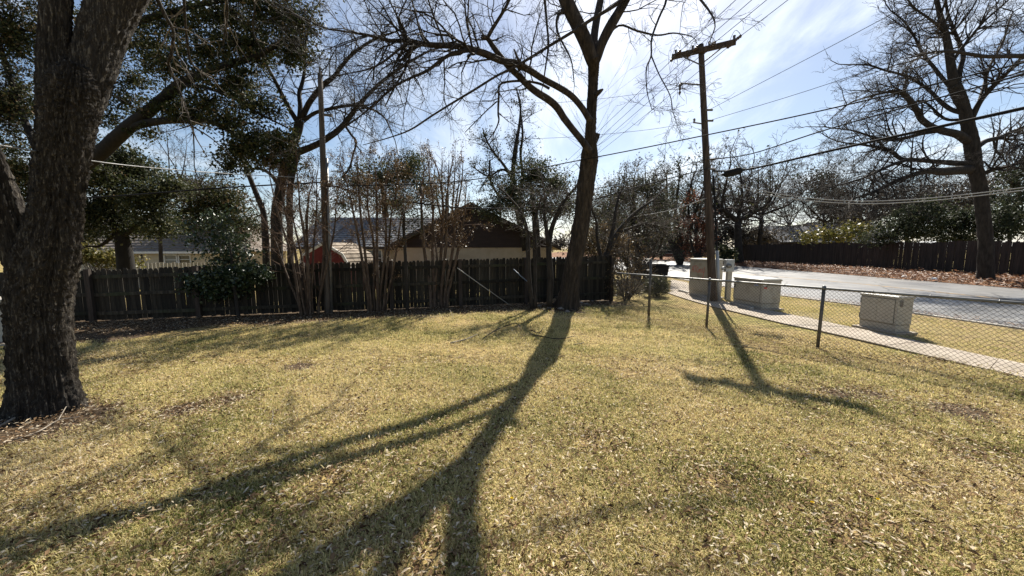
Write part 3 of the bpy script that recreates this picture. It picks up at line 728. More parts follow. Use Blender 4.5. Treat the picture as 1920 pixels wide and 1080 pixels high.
# far roofs behind the board fence
for xa, xb, yt, Y_, mt, lab in ((1470, 1600, 424, 52, 'shingle_grey', 'wide pale roof behind the bare trees, left end of the board fence'), (1560, 1690, 418, 60, 'shingle_grey', 'grey low roof behind the board fence and bushes')):
    a, b = P(xa, 452, Y_), P(xb, 452, Y_); zr = P(xa, yt, Y_ + 5)[2]
    h_ = thing('roofed_house', (*((a + b) / 2)[:2], 0), lab, 'house')
    MB().box(((a[0] + b[0]) / 2, Y_ + 5, 1.3), b[0] - a[0], 9, 2.6).build('wall', M['siding_brown'], h_)
    mb = MB(); roof_courses(mb, (a[0] - .5, Y_, 2.6), (b[0] + .5, Y_, 2.6), (0, 5, zr - 2.6), 14, .05); roof_courses(mb, (b[0] + .5, Y_ + 10, 2.6), (a[0] - .5, Y_ + 10, 2.6), (0, -5, zr - 2.6), 4, .05)
    mb.build('roof', M[mt], h_)
    for xg in (a[0], b[0] - .2): MB().prism([(xg, Y_ + .4, 2.55), (xg, Y_ + 9.6, 2.55), (xg, Y_ + 5, zr - .15)], (.2, 0, 0)).build('gable_wall', M['siding_brown'], h_)
    window(h_, ((a[0] + b[0]) / 2, Y_ + .5, 1.4), 1.6, 1.1)

# ------------------------------------------------------------------ poles
def wire(name, pts, r, mat, label, group=None, n=14, sag=0.0, cat='cable'):
    pts = [np.array(p, float) for p in pts]
    if len(pts) == 2:
        t = np.linspace(0, 1, n + 1)[:, None]; A = pts[0] * (1 - t) + pts[1] * t; A[:, 2] -= sag * 4 * (t * (1 - t))[:, 0]
    else: A = smooth_path(pts, 6)
    base = A[0].copy(); V, Fq = tube_np([A - base], [np.full(len(A), r)], 6)
    o = link(name, mesh_np(name, V, [Fq], mat, True)); o.location = tuple(base); return tag(o, label, cat, group)


pb = G(1337, 566); YP = pb[1]
pole = thing('utility_pole', pb, 'tall brown utility pole with a crossarm standing by the sidewalk', 'utility pole')
pt = P(1314, 84, YP + .75)
pp = np.array([pb + (pt - pb) * t for t in np.linspace(-.03, 1, 16)])
MB().tube(pp, np.linspace(wr(1337, 17, YP), wr(1315, 11, YP), 16), 16).build('shaft', M['wood_pole'], pole, smooth=True)
# crossarm turned a little, nearer at its right end
ca = P(1256, 112, YP + 1.3); cb_ = P(1374, 84, YP + .25); cm = (ca + cb_) / 2; cdv = norm(cb_ - ca)
off = np.array([0, -.17, 0]); MB().box(cm + off, np.linalg.norm(cb_ - ca), .11, .15, ex=cdv, ey=norm(np.cross((0, 0, 1), cdv)), ez=norm(np.cross(cdv, np.cross((0, 0, 1), cdv)))).build('crossarm', M['wood_pole'], pole)
sh_ = lambda py: pb + (pt - pb) * ((pb[2] - P(1320, py, YP + .7 * (566 - py) / 480)[2]) / (pb[2] - pt[2]))
for f in (.14, .82):
    a = ca + (cb_ - ca) * f + off + np.array([0, -.065, -.05]); b = sh_(127 if f < .5 else 119) + np.array([0, -.13, 0]); MB().tube([a, b], .022, 6).build('brace', M['galv_dark'], pole)


def insulator(p, d, parent, n=3, r=.05, L=.26):
    d = norm(np.array(d, float)); mb = MB(); pts = []; rad = []
    for i in range(n * 4 + 1):
        pts.append(p + d * L * i / (n * 4)); rad.append(r if i % 4 in (1, 2) else r * .45)
    mb.tube(pts, rad, 8); return mb.build('insulator', M['porcelain'], parent, smooth=True)


WD = norm(np.array([-.15, 1.0, -.02])); WU = -WD.copy()
ends_r = []
for f in (.06, .34, .6, .97):
    p = ca + (cb_ - ca) * f + off
    i1 = p + np.array([0, -.06, .03]); i2 = p + np.array([0, .06, .0])
    insulator(i1, WU, pole); insulator(i2, WD, pole); ends_r.append((i1 + norm(WU) * .26, i2 + WD * .26))
    MB().tube([p + np.array([0, 0, .075]), p + np.array([0, 0, .2])], [.03, .045], 8).build('pin', M['porcelain'], pole)
    jp = smooth_path([i1 + norm(WU) * .26, p + np.array([0, -.1, .3]), p + np.array([0, .1, .3]), i2 + WD * .26], 4); MB().tube(jp, .007, 5).build('jumper', M['cable'], pole)
for py, ln in ((158, -.75), (232, -.35)):
    a = sh_(py); b = a + np.array([ln, 0, .05]); MB().tube([a, b], .025, 6).build('bracket', M['galv_dark'], pole); insulator(b + np.array([0, 0, -.02]), (0, 0, -1) if py < 200 else (0, 0, 1), pole, 3, .045, .35 if py < 200 else .15)
for py in (208, 228, 300, 318):
    a = sh_(py) + np.array([0, -.12, 0]); MB().tube([a + np.array([-.02, 0, 0]), a + np.array([.22, 0, 0])], .035, 8).build('clamp', M['galv_dark'], pole)
cp = [sh_(y) + np.array([.17, -.08, 0]) for y in (330, 380, 440, 470)]; MB().tube(cp, .028, 8).build('riser_cable', M['cable'], pole)
cp = [sh_(y) + np.array([.17, -.08, 0]) for y in (470, 520, 564)]; MB().tube(cp, .05, 10).build('conduit', M['box_grey'], pole, smooth=True)

lb = G(616, 588); YQ = lb[1]; ltp = P(600, 138, YQ)
lpole = thing('service_pole', lb, 'slim bare wooden pole with a grey conduit by the wooden fence', 'utility pole')
pp = np.array([lb + (ltp - lb) * t for t in np.linspace(-.03, 1, 12)])
MB().tube(pp, np.linspace(wr(616, 16, YQ), wr(600, 9, YQ), 12), 14).build('shaft', M['wood_pole_grey'], lpole, smooth=True)
MB().tube([lb + (ltp - lb) * t + np.array([.13, -.07, 0]) for t in (0, .33, .66)], .032, 8).build('conduit', M['galv'], lpole, smooth=True)
MB().tube([ltp + np.array([0, 0, 0]), ltp + np.array([0, 0, .16])], [.025, .03], 8).build('cap', M['galv_dark'], lpole)
for py in (215, 345):
    a = P(607, py, YQ - .1); MB().tube([a, a + np.array([.22, 0, -.02])], [.03, .045], 8).build('hook', M['galv_dark'], lpole)

grp = 'overhead wires on the crossarm'
WL = ['wire from the left end of the crossarm', 'wire just left of the pole top on the crossarm', 'wire just right of the pole top on the crossarm', 'wire from the right tip of the crossarm']
for k, (i1, i2) in enumerate(ends_r):
    wire('power_line', [i1, i1 + np.array([1.9, -18, .9])], .009, M['cable'], WL[k] + ' running up out of frame', sag=.35, cat='power line')
    wire('power_line', [i2, i2 + np.array([-8.5, 52, -.6])], .009, M['cable'], WL[k] + ' running away to far trees', sag=.9, cat='power line')
pw = lambda y: sh_(y) + np.array([.1, -.14, 0])
wire('power_line', [pw(208), P(1650, 38, 8.2), P(1960, -140, 6.5)], .007, M['cable'], 'thin grey wire rising right from the pole below the crossarm', cat='power line')
wire('power_line', [pw(228), P(1560, 155, 10), P(1960, 10, 7.5)], .007, M['cable'], 'thin wire rising right from the lower bracket of the pole', cat='power line')
wire('service_cable', [P(605, 350, YQ - .15), P(860, 340, 10.0), P(1105, 297, 9.6), P(1330, 252, 8.6), P(1560, 203, 7.6), P(1960, 108, 6.2)], .013, M['cable'], 'long thin cable passing in front of the bare trunk and the pole')
wire('service_cable', [pw(300), P(1410, 288, 11.4), P(1560, 240, 9.6), P(1960, 128, 7.0)], .016, M['cable'], 'middle grey cable rising right from the pole collar')
wire('telephone_cable', [pw(322), P(1400, 318, 11.6), P(1560, 282, 9.0), P(1960, 194, 5.8)], .028, M['cable'], 'thick black telephone cable rising right with the splice case')
s0, s1 = P(1357, 327, 11.75), P(1392, 319, 11.45)
sc = thing('splice_case', (s0 + s1) / 2, 'fat black splice case hanging on the thick cable beside the pole', 'splice case')
ax = s1 - s0; MB().tube([s0 + ax * t for t in (0, .06, .12, .88, .94, 1)], [.05, .09, .11, .11, .09, .05], 12).build('body', M['black'], sc, smooth=True)
for t in (-.12, 1.0):
    MB().tube([s0 + ax * t, s0 + ax * (t + .12)], [.04, .04], 8).build('collar', M['black'], sc)
for dy, lab in ((0, 'upper of the two bright sagging drop wires right of the pole'), (5, 'lower of the two bright sagging drop wires right of the pole')):
    wire('drop_wire', [pw(320 + dy * .3), P(1400, 350 + dy, 12.2), P(1490, 368 + dy, 11.6), P(1610, 377 + dy, 10.8), P(1750, 371 + dy, 9.8), P(1960, 347 + dy, 8.5)], .011, M['cable_bright'], lab)
wire('telephone_cable', [sh_(318) + np.array([-.1, -.14, 0]), P(1200, 349, 12.0), P(1080, 380, 12.0), P(900, 391, 11.2), P(720, 372, 10.5), P(610, 345, YQ - .14)], .017, M['cable'], 'sagging black cable between the two poles, lowest over the brown roof')
wire('service_cable', [sh_(300) + np.array([-.1, -.14, 0]), P(1200, 336, 13.4), P(1060, 362, 13.8), P(850, 378, 14)], .011, M['cable'], 'thin cable from the pole left to the brown house gable')
wire('telephone_cable', [P(605, 342, YQ - .14), P(420, 352, 9.8), P(210, 368, 9.6), P(-40, 380, 9.4)], .018, M['cable'], 'black cable running left from the slim pole behind the thick trunk')
wire('drop_wire', [P(603, 335, YQ - .14), P(420, 325, 7.6), P(230, 309, 5.6), P(0, 272, 3.3), P(-260, 225, 2.4)], .007, M['cable_bright'], 'white wire crossing in front of the thick old trunk')
wire('drop_wire', [sh_(372) + np.array([-.1, -.1, 0]), P(1258, 394, 15), P(1180, 408, 19)], .012, M['cable_bright'], 'low pale wire going left from the pole in front of the rust-red tree')
wire('power_line', [P(860, 189, 13), P(1050, 192, 13), P(1240, 170, 13), sh_(160) + np.array([-.7, 0, .05])], .006, M['cable'], 'faint wire crossing high behind the bare trunk', cat='power line')
wire('power_line', [P(880, 262, 14), P(1050, 258, 14), P(1200, 245, 13.4), sh_(232) + np.array([-.35, 0, .05])], .006, M['cable'], 'faint lower wire crossing behind the bare trunk', cat='power line')

# ------------------------------------------------------------------ utility boxes
E1 = norm(np.array([.15, -.99, 0.0])); E2 = np.array([.99, .15, 0.0]); UZ = np.array([0, 0, 1.0])


def cabinet(c, l1, l2, h, label, seam_z=None, lidh=.06):
    """c = near corner on the ground; l1 back along -E1 (left face), l2 along E2 (right face)"""
    c = np.array([c[0], c[1], 0.0]); cen = c - E1 * l1 / 2 + E2 * l2 / 2
    t = thing('utility_box', cen, label, 'utility box')
    MB().box(cen + UZ * .03, l1 + .16, l2 + .16, .06, ex=E1, ey=E2).build('pad', M['concrete'], t, bevel=.01)
    z0 = .06; kick = .14
    MB().box(cen + UZ * (z0 + kick / 2), l1 - .02, l2 - .02, kick, ex=E1, ey=E2).build('base', M['box_paint'], t, bevel=.006)
    MB().box(cen + UZ * (z0 + kick + .008 + (h - z0 - kick - lidh - .016) / 2), l1, l2, h - z0 - kick - lidh - .016, ex=E1, ey=E2).build('body', M['box_paint'], t, bevel=.012)
    MB().box(cen + UZ * (z0 + kick + .004), l1 - .04, l2 - .04, .008, ex=E1, ey=E2).build('gap', M['seam'], t)
    mb = MB(); b = [cen + E1 * a * (l1 / 2 + .015) + E2 * b_ * (l2 / 2 + .015) + UZ * (h - lidh - .008) for a, b_ in ((-1, -1), (1, -1), (1, 1), (-1, 1))]
    top = [cen + E1 * a * (l1 / 2 - .03) + E2 * b_ * (l2 / 2 - .03) + UZ * h for a, b_ in ((-1, -1), (1, -1), (1, 1), (-1, 1))]
    midl = [x + UZ * lidh * .7 for x in b]
    mb._add(b + midl + top, [[0, 1, 2, 3], [11, 10, 9, 8]] + [[i, 4 + i, 4 + (i + 1) % 4, (i + 1) % 4] for i in range(4)] + [[4 + i, 8 + i, 8 + (i + 1) % 4, 4 + (i + 1) % 4] for i in range(4)])
    mb.build('lid', M['box_paint'], t, bevel=.006)
    # door panel proud of the left face, with handle and hinge side
    fl = cen - E2 * (l2 / 2 + .004)
    dh = (h - kick - z0 - lidh) * .9; dc = fl + UZ * (z0 + kick + (h - kick - z0 - lidh) * .5) - E1 * .02
    MB().box(dc + E2 * .002, l1 * .9 + .014, .008, dh + .014, ex=E1, ey=E2).build('door_gap', M['seam'], t)
    for k in (-1, 1): MB().box(dc - E2 * .004 + E1 * k * l1 * .226, l1 * .446, .018, dh, ex=E1, ey=E2).build('door', M['box_paint'], t, bevel=.004)
    for z in (-.34, .34): MB().tube([dc - E2 * .012 - E1 * l1 * .445 + UZ * (dh * z - .05), dc - E2 * .012 - E1 * l1 * .445 + UZ * (dh * z + .05)], .012, 8).build('hinge', M['galv'], t)
    fr = cen + E1 * (l1 / 2 + .006)
    MB().box(fr - E2 * l2 * .3 + UZ * h * .8, .02, .05, .12, ex=E1, ey=E2).build('handle', M['galv_dark'], t, bevel=.004)
    return t, cen


c3 = G(1678, 628.5); b3, n3 = cabinet(c3, .72, .38, .82, 'pale utility box nearest the camera, behind the right chain link panel')
c2 = G(1427, 583); b2, n2 = cabinet(c2, 1.12, .6, .92, 'pale utility box with small stickers beside the grey meter pedestal')
c1 = G(1338, 563) + np.array([-.02, .3, 0]); b1, n1_ = cabinet(c1, 1.15, .5, 1.42, 'tall pale utility box with red graffiti behind the utility pole')
# stickers
def sticker(t, p, w_, h_, ex, nrm, m): MB().box(np.array(p) + np.array(nrm) * .012, w_, .004, h_, ex=ex, ey=nrm).build('sticker', M[m], t)


fr2 = n2 + E1 * .56
sticker(b2, n2 - E2 * .315 + E1 * .35 + UZ * .74, .16, .07, E1, -E2, 'sticker_blue'); sticker(b2, fr2 - E2 * .22 + UZ * .66, .09, .05, E2, E1, 'spray_red'); sticker(b2, fr2 - E2 * .23 + UZ * .75, .12, .06, E2, E1, 'sticker_white')
sticker(b2, n2 - E2 * .315 - E1 * .48 + UZ * .63, .05, .1, E1, -E2, 'black')
fl3 = n3 + E1 * .36
sticker(b3, fl3 - E2 * .12 + UZ * .68, .07, .1, E2, E1, 'galv')
# graffiti strokes (red spray) on the left face of the tall box: letters read A T C m y
def stroke(t, face, pts2, w_=.018):
    A = [face + E1 * x + UZ * z - E2 * .009 for x, z in pts2]; mb = MB()
    for a, b in zip(A[:-1], A[1:]):
        d = norm(b - a); n_ = norm(np.cross(d, E2)); mb._add([a - n_ * w_ / 2 - d * .004, b - n_ * w_ / 2 + d * .004, b + n_ * w_ / 2 + d * .004, a + n_ * w_ / 2 - d * .004], [[0, 1, 2, 3]])
    mb.build('graffiti_stroke', M['spray_red'], t)


fz = n1_ - E2 * .266; f0 = -.40
for s in ([(0, .92), (.06, 1.14), (.12, .9)], [(.02, 1.0), (.1, 1.0)], [(.13, 1.13), (.26, 1.15)], [(.19, 1.14), (.19, .92)], [(.36, 1.1), (.3, 1.1), (.27, 1.0), (.3, .92), (.36, .92)],
          [(.39, .9), (.4, 1.04), (.44, 1.0), (.46, .92), (.48, 1.04), (.53, 1.02), (.54, .9)], [(.6, 1.06), (.63, .93), (.68, .92)], [(.7, 1.12), (.69, .9), (.64, .72), (.58, .7)]):
    stroke(b1, fz, [(x + f0, z) for x, z in s])
MB().lathe(fz + E1 * .02 + UZ * .72 - E2 * .0, [(.03, -.03), (.035, 0), (.03, .03)], 8).build('lock', M['galv_dark'], b1)
# timber edging along the pads
for a, b, lab in ((G(1274, 547), G(1330, 563), 'pale timber edging at the foot of the graffitied utility box'), (G(1372, 571), G(1410, 582), 'pale timber edging at the foot of the stickered utility box')):
    d = norm(b - a); o = MB().box((a + b) / 2 + UZ * .05, np.linalg.norm(b - a), .1, .09, ex=d, ey=(-d[1], d[0], 0)).build('timber_edging', M['kerb'], bevel=.008); tag(o, lab, 'timber')
# meter pedestal
mpb = G(1375, 566) + np.array([0, .35, 0]); mt = thing('meter_pedestal', mpb, 'grey electric meter pedestal behind the stickered utility box', 'meter pedestal')
MB().box(mpb + UZ * .5, .16, .12, 1.0).build('post', M['box_paint'], mt, bevel=.01)
MB().box(mpb + UZ * 1.2 + np.array([-.02, -.01, 0]), .28, .16, .42).build('meter_box', M['box_grey'], mt, bevel=.015)
MB().tube([mpb + np.array([-.1, -.1, 1.2]), mpb + np.array([-.1, -.2, 1.2])], [.08, .07], 14).build('meter', M['galv'], mt, smooth=True)
MB().tube([mpb + np.array([-.17, 0, 1.12]), mpb + np.array([-.26, 0, 1.1])], [.06, .05], 10).build('socket', M['box_grey'], mt, smooth=True)

# ------------------------------------------------------------------ chain link fence
cpx = [(1222, 594), (1338, 611), (1551, 657)]
A0 = np.array([5.50, 6.50]); cdn = norm(np.array([-.62, 1.0]))
cposts = [A0 + cdn * t for t in (-5.2, -2.6, 0, 2.06, 3.62)]; endp = A0 + cdn * 4.75
cf = thing('chain_link_fence', (*A0, 0), 'galvanised chain link fence between the lawn and the sidewalk', 'fence')
ch = 1.09; a0 = A0 - cdn * 5.2; clen = 5.2 + 4.75
MB().tube([(*(a0 + cdn * clen * t), ch) for t in np.linspace(0, 1, 10)], .022, 10).build('top_rail', M['galv'], cf, smooth=True)
for i, p in enumerate(cposts):
    tall = i == 4; h = 1.52 if tall else ch + .01
    lean = np.array([.0, 0]) if tall else np.array([.02, 0])
    post = MB().tube([(*p, -.05), (*(p + lean), h)],   .027 if not tall else .033, 12).build('post', M['galv_dark'], cf, smooth=True)
    if not tall:
        o = MB().lathe((*(p + lean), h), [(.032, -.03), (.034, .01), (.025, .033), (.008, .042)], 12).build('post_cap', M['galv'], cf, smooth=True)
    else:
        MB().tube([(*p, h - .02), (*(p + np.array([-.12, 0])), h - .02)], .022, 8).build('arm', M['galv_dark'], cf); MB().tube([(*p, ch + .13), (*(p + np.array([-.1, 0])), ch + .13)], .02, 8).build('arm', M['galv_dark'], cf)
# woven wire: each wire zigzags from top to bottom
dw = .062; pl = []; nz = int(ch / (dw / 1.0)) + 1; rows = 34; cell = ch / rows * 2
cn = np.array([cdn[1], -cdn[0]]); ncol = int(clen / cell)
for k in range(ncol):
    zz_ = []
    for j in range(rows + 1):
        s = (k + .5 + (.5 if j % 2 else 0)) * cell; p = a0 + cdn * s + cn * (.006 if j % 2 else -.006) ; zz_.append((*p, .03 + (ch - .05) * j / rows))
    pl.append(np.array(zz_))
V, Fq = tube_np(pl, [np.full(len(p), .0033) for p in pl], 4)
# the even wires touch their neighbours: second set mirrored closes the diamonds
pl2 = []
for k in range(ncol):
    zz_ = []
    for j in range(rows + 1):
        s = (k + .5 + (-.5 if j % 2 else 0)) * cell; p = a0 + cdn * s + cn * (.006 if not j % 2 else -.006); zz_.append((*p, .03 + (ch - .05) * j / rows))
    pl2.append(np.array(zz_))
V2, F2 = tube_np(pl2, [np.full(len(p), .0033) for p in pl2], 4)
o = link('wire_mesh', mesh_np('wire_mesh', np.concatenate([V, V2]) - np.array([*A0, 0]), [Fq, F2 + len(V)], M['galv_dark'], True), cf); o['kind'] = 'stuff'
for k in range(16):
    p = a0 + cdn * clen * (k + .3) / 16; MB().tube([(*(p + cn * .024), ch - .03), (*(p + cn * .026), ch + .01), (*p, ch + .026), (*(p - cn * .026), ch + .01), (*(p - cn * .024), ch - .03)], .004, 5).build('tie', M['galv'], cf)

# ------------------------------------------------------------------ trash bin, mailbox, litter
tb = G(1227, 536); bin_ = thing('trash_bin', tb, 'black wheeled trash bin standing at the road behind the clipped shrub', 'trash bin')
kx = tb[1] / F
def taper(mb, c, w0, d0, w1, d1, z0, z1):
    v = [(c[0] + a * w0 / 2, c[1] + b * d0 / 2, z0) for a, b in ((-1, -1), (1, -1), (1, 1), (-1, 1))] + [(c[0] + a * w1 / 2, c[1] + b * d1 / 2, z1) for a, b in ((-1, -1), (1, -1), (1, 1), (-1, 1))]
    mb._add(v, [[3, 2, 1, 0], [4, 5, 6, 7], [0, 1, 5, 4], [1, 2, 6, 5], [2, 3, 7, 6], [3, 0, 4, 7]]); return mb
wb = 46 * kx; zt_ = P(1227, 496, tb[1])[2]
taper(MB(), tb, wb * .78, .5, wb * .95, .62, .06, zt_ - .06).build('body', M['black'], bin_, bevel=.03)
mb = MB(); mb.box((tb[0], tb[1], zt_ - .04), wb, .68, .05); mb.box((tb[0], tb[1] + .05, zt_ - .0), wb * .8, .5, .05); mb.build('lid', M['black'], bin_, bevel=.02)
MB().tube([(tb[0] - wb * .4, tb[1] + .4, zt_ - .05), (tb[0] + wb * .4, tb[1] + .4, zt_ - .05)], .018, 8).build('handle', M['black'], bin_)
for sx in (-1, 1): MB().tube([(tb[0] + sx * wb * .36, tb[1] + .3, .1), (tb[0] + sx * wb * .44, tb[1] + .3, .1)], [.1, .1], 12).build('wheel', M['black'], bin_)
mbp = G(1292, 482); mbx = thing('mailbox', mbp, 'small pale mailbox on a thin post across the road', 'mailbox'); k_ = mbp[1] / F
MB().box(mbp + UZ * .55, .1, .1, 1.1).build('post', M['wood_post'], mbx)
MB().prism([mbp + np.array([x, -.25, z]) for x, z in ((-.12, 1.1), (.12, 1.1), (.12, 1.25), (.07, 1.33), (-.07, 1.33), (-.12, 1.25))], (0, .5, 0)).build('box', M['sticker_white'], mbx)
for x, y, sz, lab in ((1695, 519, .3, 'small white scrap of litter on the leaf bank, middle one'), (1752, 524, .35, 'white crumpled bag on the leaf bank edge nearest the camera'), (1466, 489, .75, 'pale flat bag lying on the leaves by the far fence')):
    p = G(x, y, .12); rgl = np.random.default_rng(x); mb = MB(); n = 10; vs = [p + np.array([0, 0, .0])]
    for k in range(n):
        a = 2 * math.pi * k / n; r = sz / 2 * rgl.uniform(.6, 1.1); vs.append(p + np.array([r * math.cos(a), r * math.sin(a) * .8, rgl.uniform(-.02, .03)]))
    for k in range(n):
        a = 2 * math.pi * (k + .5) / n; r = sz / 2 * rgl.uniform(.3, .6); vs.append(p + np.array([r * math.cos(a), r * math.sin(a) * .8, sz * rgl.uniform(.15, .4)]))
    mb._add(vs, [[1 + k, 1 + (k + 1) % n, 11 + k] for k in range(n)] + [[1 + (k + 1) % n, 11 + (k + 1) % n, 11 + k] for k in range(n)] + [list(range(11, 21))])
    o = mb.build('litter_scrap', M['paper']); tag(o, lab, 'litter')

# pale cabinet at the left edge behind the trunk
p = G(-14, 646); o = thing('white_cabinet', p, 'pale grey box edge showing left of the thick old trunk', 'cabinet'); MB().box(p + np.array([0, .3, .42]), .62, .6, .76).build('body', M['box_paint'], o, bevel=.02); MB().box(p + np.array([0, .3, .83]), .68, .66, .05).build('lid', M['box_paint'], o, bevel=.01); MB().box(p + np.array([0, .3, .02]), .8, .8, .04).build('pad', M['concrete'], o)

# pipes leaning on the fence
def pipe(name, a, b, r, m, lab):
    o = MB().tube([a, (np.array(a) + np.array(b)) / 2 + np.array([0, 0, -.01]), b], r, 10).build(name, M[m], smooth=True); return tag(o, lab, 'pipe')


a = P(857, 502, 10.95); b = G(955, 575); b = P(955, 561, b[1] + .2); b[2] = .03
pipe('pipe', a, b, .012, 'pvc', 'long pale pipe leaning slantwise against the dark wooden fence')
pipe('pipe', P(963, 505, 11.3), P(989, 528, 11.3), .015, 'pipe_blue', 'short bluish pipe hung on the wooden fence left of the bare trunk')

# ------------------------------------------------------------------ TREES
# --- thick old tree, left foreground
tb0 = G(92, 778); YT = 3.95
t = Tree('old_tree', tb0, 'thick old tree with furrowed bark in the left foreground', seed=21)
tr = pxpath([(92, 800, 150), (90, 765, 138), (82, 700, 122), (76, 620, 122), (74, 550, 130), (88, 480, 122), (104, 400, 98), (112, 330, 96), (124, 250, 100), (130, 195, 106), (138, 155, 92), (142, 120, 40)], YT)
tr[0, 2] = -.12
me = bark_trunk('trunk', tr[:, :3], tr[:, 3], t.base, M['bark_old'], 5, amp=.026, sides=110, k=16, flare=(.28, .42, [(.1, 1.0), (-.9, .8), (-2.2, .9), (2.6, .7), (1.6, .6)]))
link('trunk', me, t.root)
for nm, pl_, sd, Y1 in (('stem', [(112, 280, 60), (110, 210, 76), (103, 130, 66), (102, 80, 58), (104, 20, 56), (108, -60, 54), (100, -200, 46), (70, -420, 30)], 6, YT + .1), ('stem', [(112, 330, 60), (122, 270, 80), (145, 210, 88), (170, 140, 88), (188, 80, 88), (210, 20, 94), (238, -60, 110), (300, -220, 86), (380, -430, 50)], 7, YT + .5), ('stem', [(52, 500, 90), (18, 420, 82), (-10, 350, 80), (-50, 250, 76), (-130, 80, 68), (-260, -200, 50)], 8, YT - .4)):
    a = pxpath(pl_, YT, Y1); link(nm, bark_trunk(nm, a[:, :3], a[:, 3], t.base, M['bark_old'], sd, amp=.016, sides=80, k=14), t.root)
    t.limbs_dummy = None
QD = dict(seg=.16, wig=.28, trop=-.05, taper=.6, nb=[4, 4, 5], t0=.2, ang=(.5, 1.2), lr=(.4, .75))
l1 = t.limb([(236, -60, 40), (270, -60, 14), (292, -10, 9), (310, 30, 8), (325, 60, 7), (320, 105, 6.5), (316, 120, 6), (332, 160, 5), (346, 195, 4.5), (358, 235, 4)], 4.3, 5.0)
l2 = t.limb([(240, -80, 40), (330, -110, 14), (400, -60, 9), (424, 0, 6), (425, 40, 4), (418, 85, 3)], 4.4, 5.2)
l3 = t.limb([(270, -150, 40), (340, -100, 10), (345, 0, 6), (350, 70, 5), (360, 120, 4), (395, 150, 3)], 4.4, 5.6)
l4 = t.limb([(470, -80, 8), (478, 0, 4), (475, 60, 3.4), (500, 110, 2.5)], 5.4, 5.8)
t.sprout(l1, 9, (.2, .6), 1, QD, t=(.4, 1)); t.end(l1, .5, 1, QD); t.sprout(l2, 6, (.25, .5), 1, QD, t=(.35, 1)); t.sprout(l3, 6, (.25, .5), 1, QD, t=(.35, 1)); t.sprout(l4, 4, (.2, .4), 1, QD)
# low twig cluster hanging beyond the limb
t.limb([(358, 235, 4), (362, 245, 3.4), (364, 280, 2.6), (366, 320, 2.2), (385, 355, 1.6)], 5.0, 5.2)
t.limb([(358, 235, 4), (400, 262, 2.6), (440, 300, 1.8)], 5.0, 5.3); t.limb([(358, 235, 4), (335, 242, 2.2), (300, 250, 1.6)], 5.0, 5.3)
t.done(M['bark_old'], M['twig_pale'])

# --- main bare tree
YM = G(1060, 577)[1]
t = Tree('bare_tree', G(1060, 577), 'bare forked tree leaning right in front of the wooden fence, casting a long shadow', seed=4)
tr = pxpath([(1061, 592, 60), (1064, 574, 45), (1068, 545, 34), (1074, 500, 29.5), (1085, 450, 29), (1093, 400, 29), (1098, 355, 29.5), (1104, 310, 30), (1106, 285, 28), (1107, 265, 20), (1108, 230, 17), (1110, 190, 16), (1112, 150, 16), (1113, 125, 18), (1112, 105, 20)], YM, YM - 2.1)
tr[0, 2] = -.15
link('trunk', bark_trunk('trunk', tr[:, :3], tr[:, 3], t.base, M['bark_main'], 9, amp=.016, sides=64, k=10, flare=(.3, .3, [(0, .9), (3.1, 1.0), (-1.6, .8)])), t.root)
QM = dict(seg=.2, wig=.22, trop=.0, taper=.6, nb=[5, 6, 6], t0=.12, ang=(.5, 1.2), lr=(.38, .7), tip=-.5)
YF = YM - 1.95
sA = t.limb([(1111, 122, 17), (1108, 108, 22), (1098, 78, 24), (1080, 40, 24), (1062, 2, 24), (1040, -60, 21), (1005, -160, 15), (960, -280, 8)], YF, YF - .6, name='fork_limb')
sB = t.limb([(1112, 110, 18), (1114, 70, 14), (1119, 35, 13), (1126, 0, 12), (1140, -80, 9), (1160, -220, 5)], YF, YF + .8, name='fork_limb')
sC = t.limb([(1113, 126, 13), (1119, 108, 17), (1129, 80, 17), (1144, 50, 18), (1163, 18, 16), (1180, -14, 15), (1215, -90, 12), (1270, -220, 7)], YF, YF - .3, name='fork_limb')
lA = t.limb([(1106, 226, 12), (1092, 203, 11), (1072, 180, 11), (1048, 164, 11), (1018, 148, 11), (990, 130, 11.5), (966, 119, 12), (940, 114, 11.5), (910, 101, 12), (880, 92, 11.5), (853, 86, 10.5), (820, 85, 9.5), (790, 82, 9), (765, 76, 8), (730, 76, 6), (690, 66, 5), (640, 58, 3.5)], YF, YF - 1.9)
lB = t.limb([(1105, 284, 14), (1093, 266, 12.5), (1075, 244, 12), (1058, 222, 12.5), (1045, 202, 13), (1030, 188, 13), (1008, 174, 12.5), (990, 160, 11.5), (972, 142, 11), (955, 126, 11), (940, 108, 10), (925, 88, 9), (914, 72, 8), (903, 69, 6)], YF, YF - .9)
lBu = t.limb([(914, 72, 6), (922, 56, 6.5), (936, 34, 5.5), (950, 10, 5), (968, -30, 4)], YF - .85, YF - 1.2)
lC = t.limb([(1178, -10, 7), (1150, 12, 6.5), (1110, 36, 6), (1070, 62, 5.5), (1030, 86, 5), (1000, 105, 5), (962, 127, 4.5), (930, 143, 4), (890, 168, 4), (850, 192, 3.8), (810, 217, 3.5), (770, 243, 3), (730, 258, 2.2), (680, 272, 1.4)], YF - .3, YF - 1.6)
lD = t.limb([(1030, 166, 5), (1012, 157, 4.5), (985, 152, 4.5), (955, 153, 4.2), (937, 160, 4), (935, 185, 4), (934, 212, 3.6), (935, 228, 3), (925, 250, 2.2), (905, 275, 1.5)], YF - .6, YF - .2)
lD2 = t.limb([(932, 190, 2.6), (915, 205, 2.2), (895, 225, 2), (872, 248, 1.4)], YF - .2, YF - .1)
lE = t.limb([(878, 94, 8), (850, 100, 6.5), (828, 112, 6), (808, 128, 5.5), (790, 138, 5), (770, 146, 4.5), (740, 162, 4), (712, 186, 3.5), (680, 214, 3), (645, 240, 2.2)], YF - 1.2, YF - 2.2)
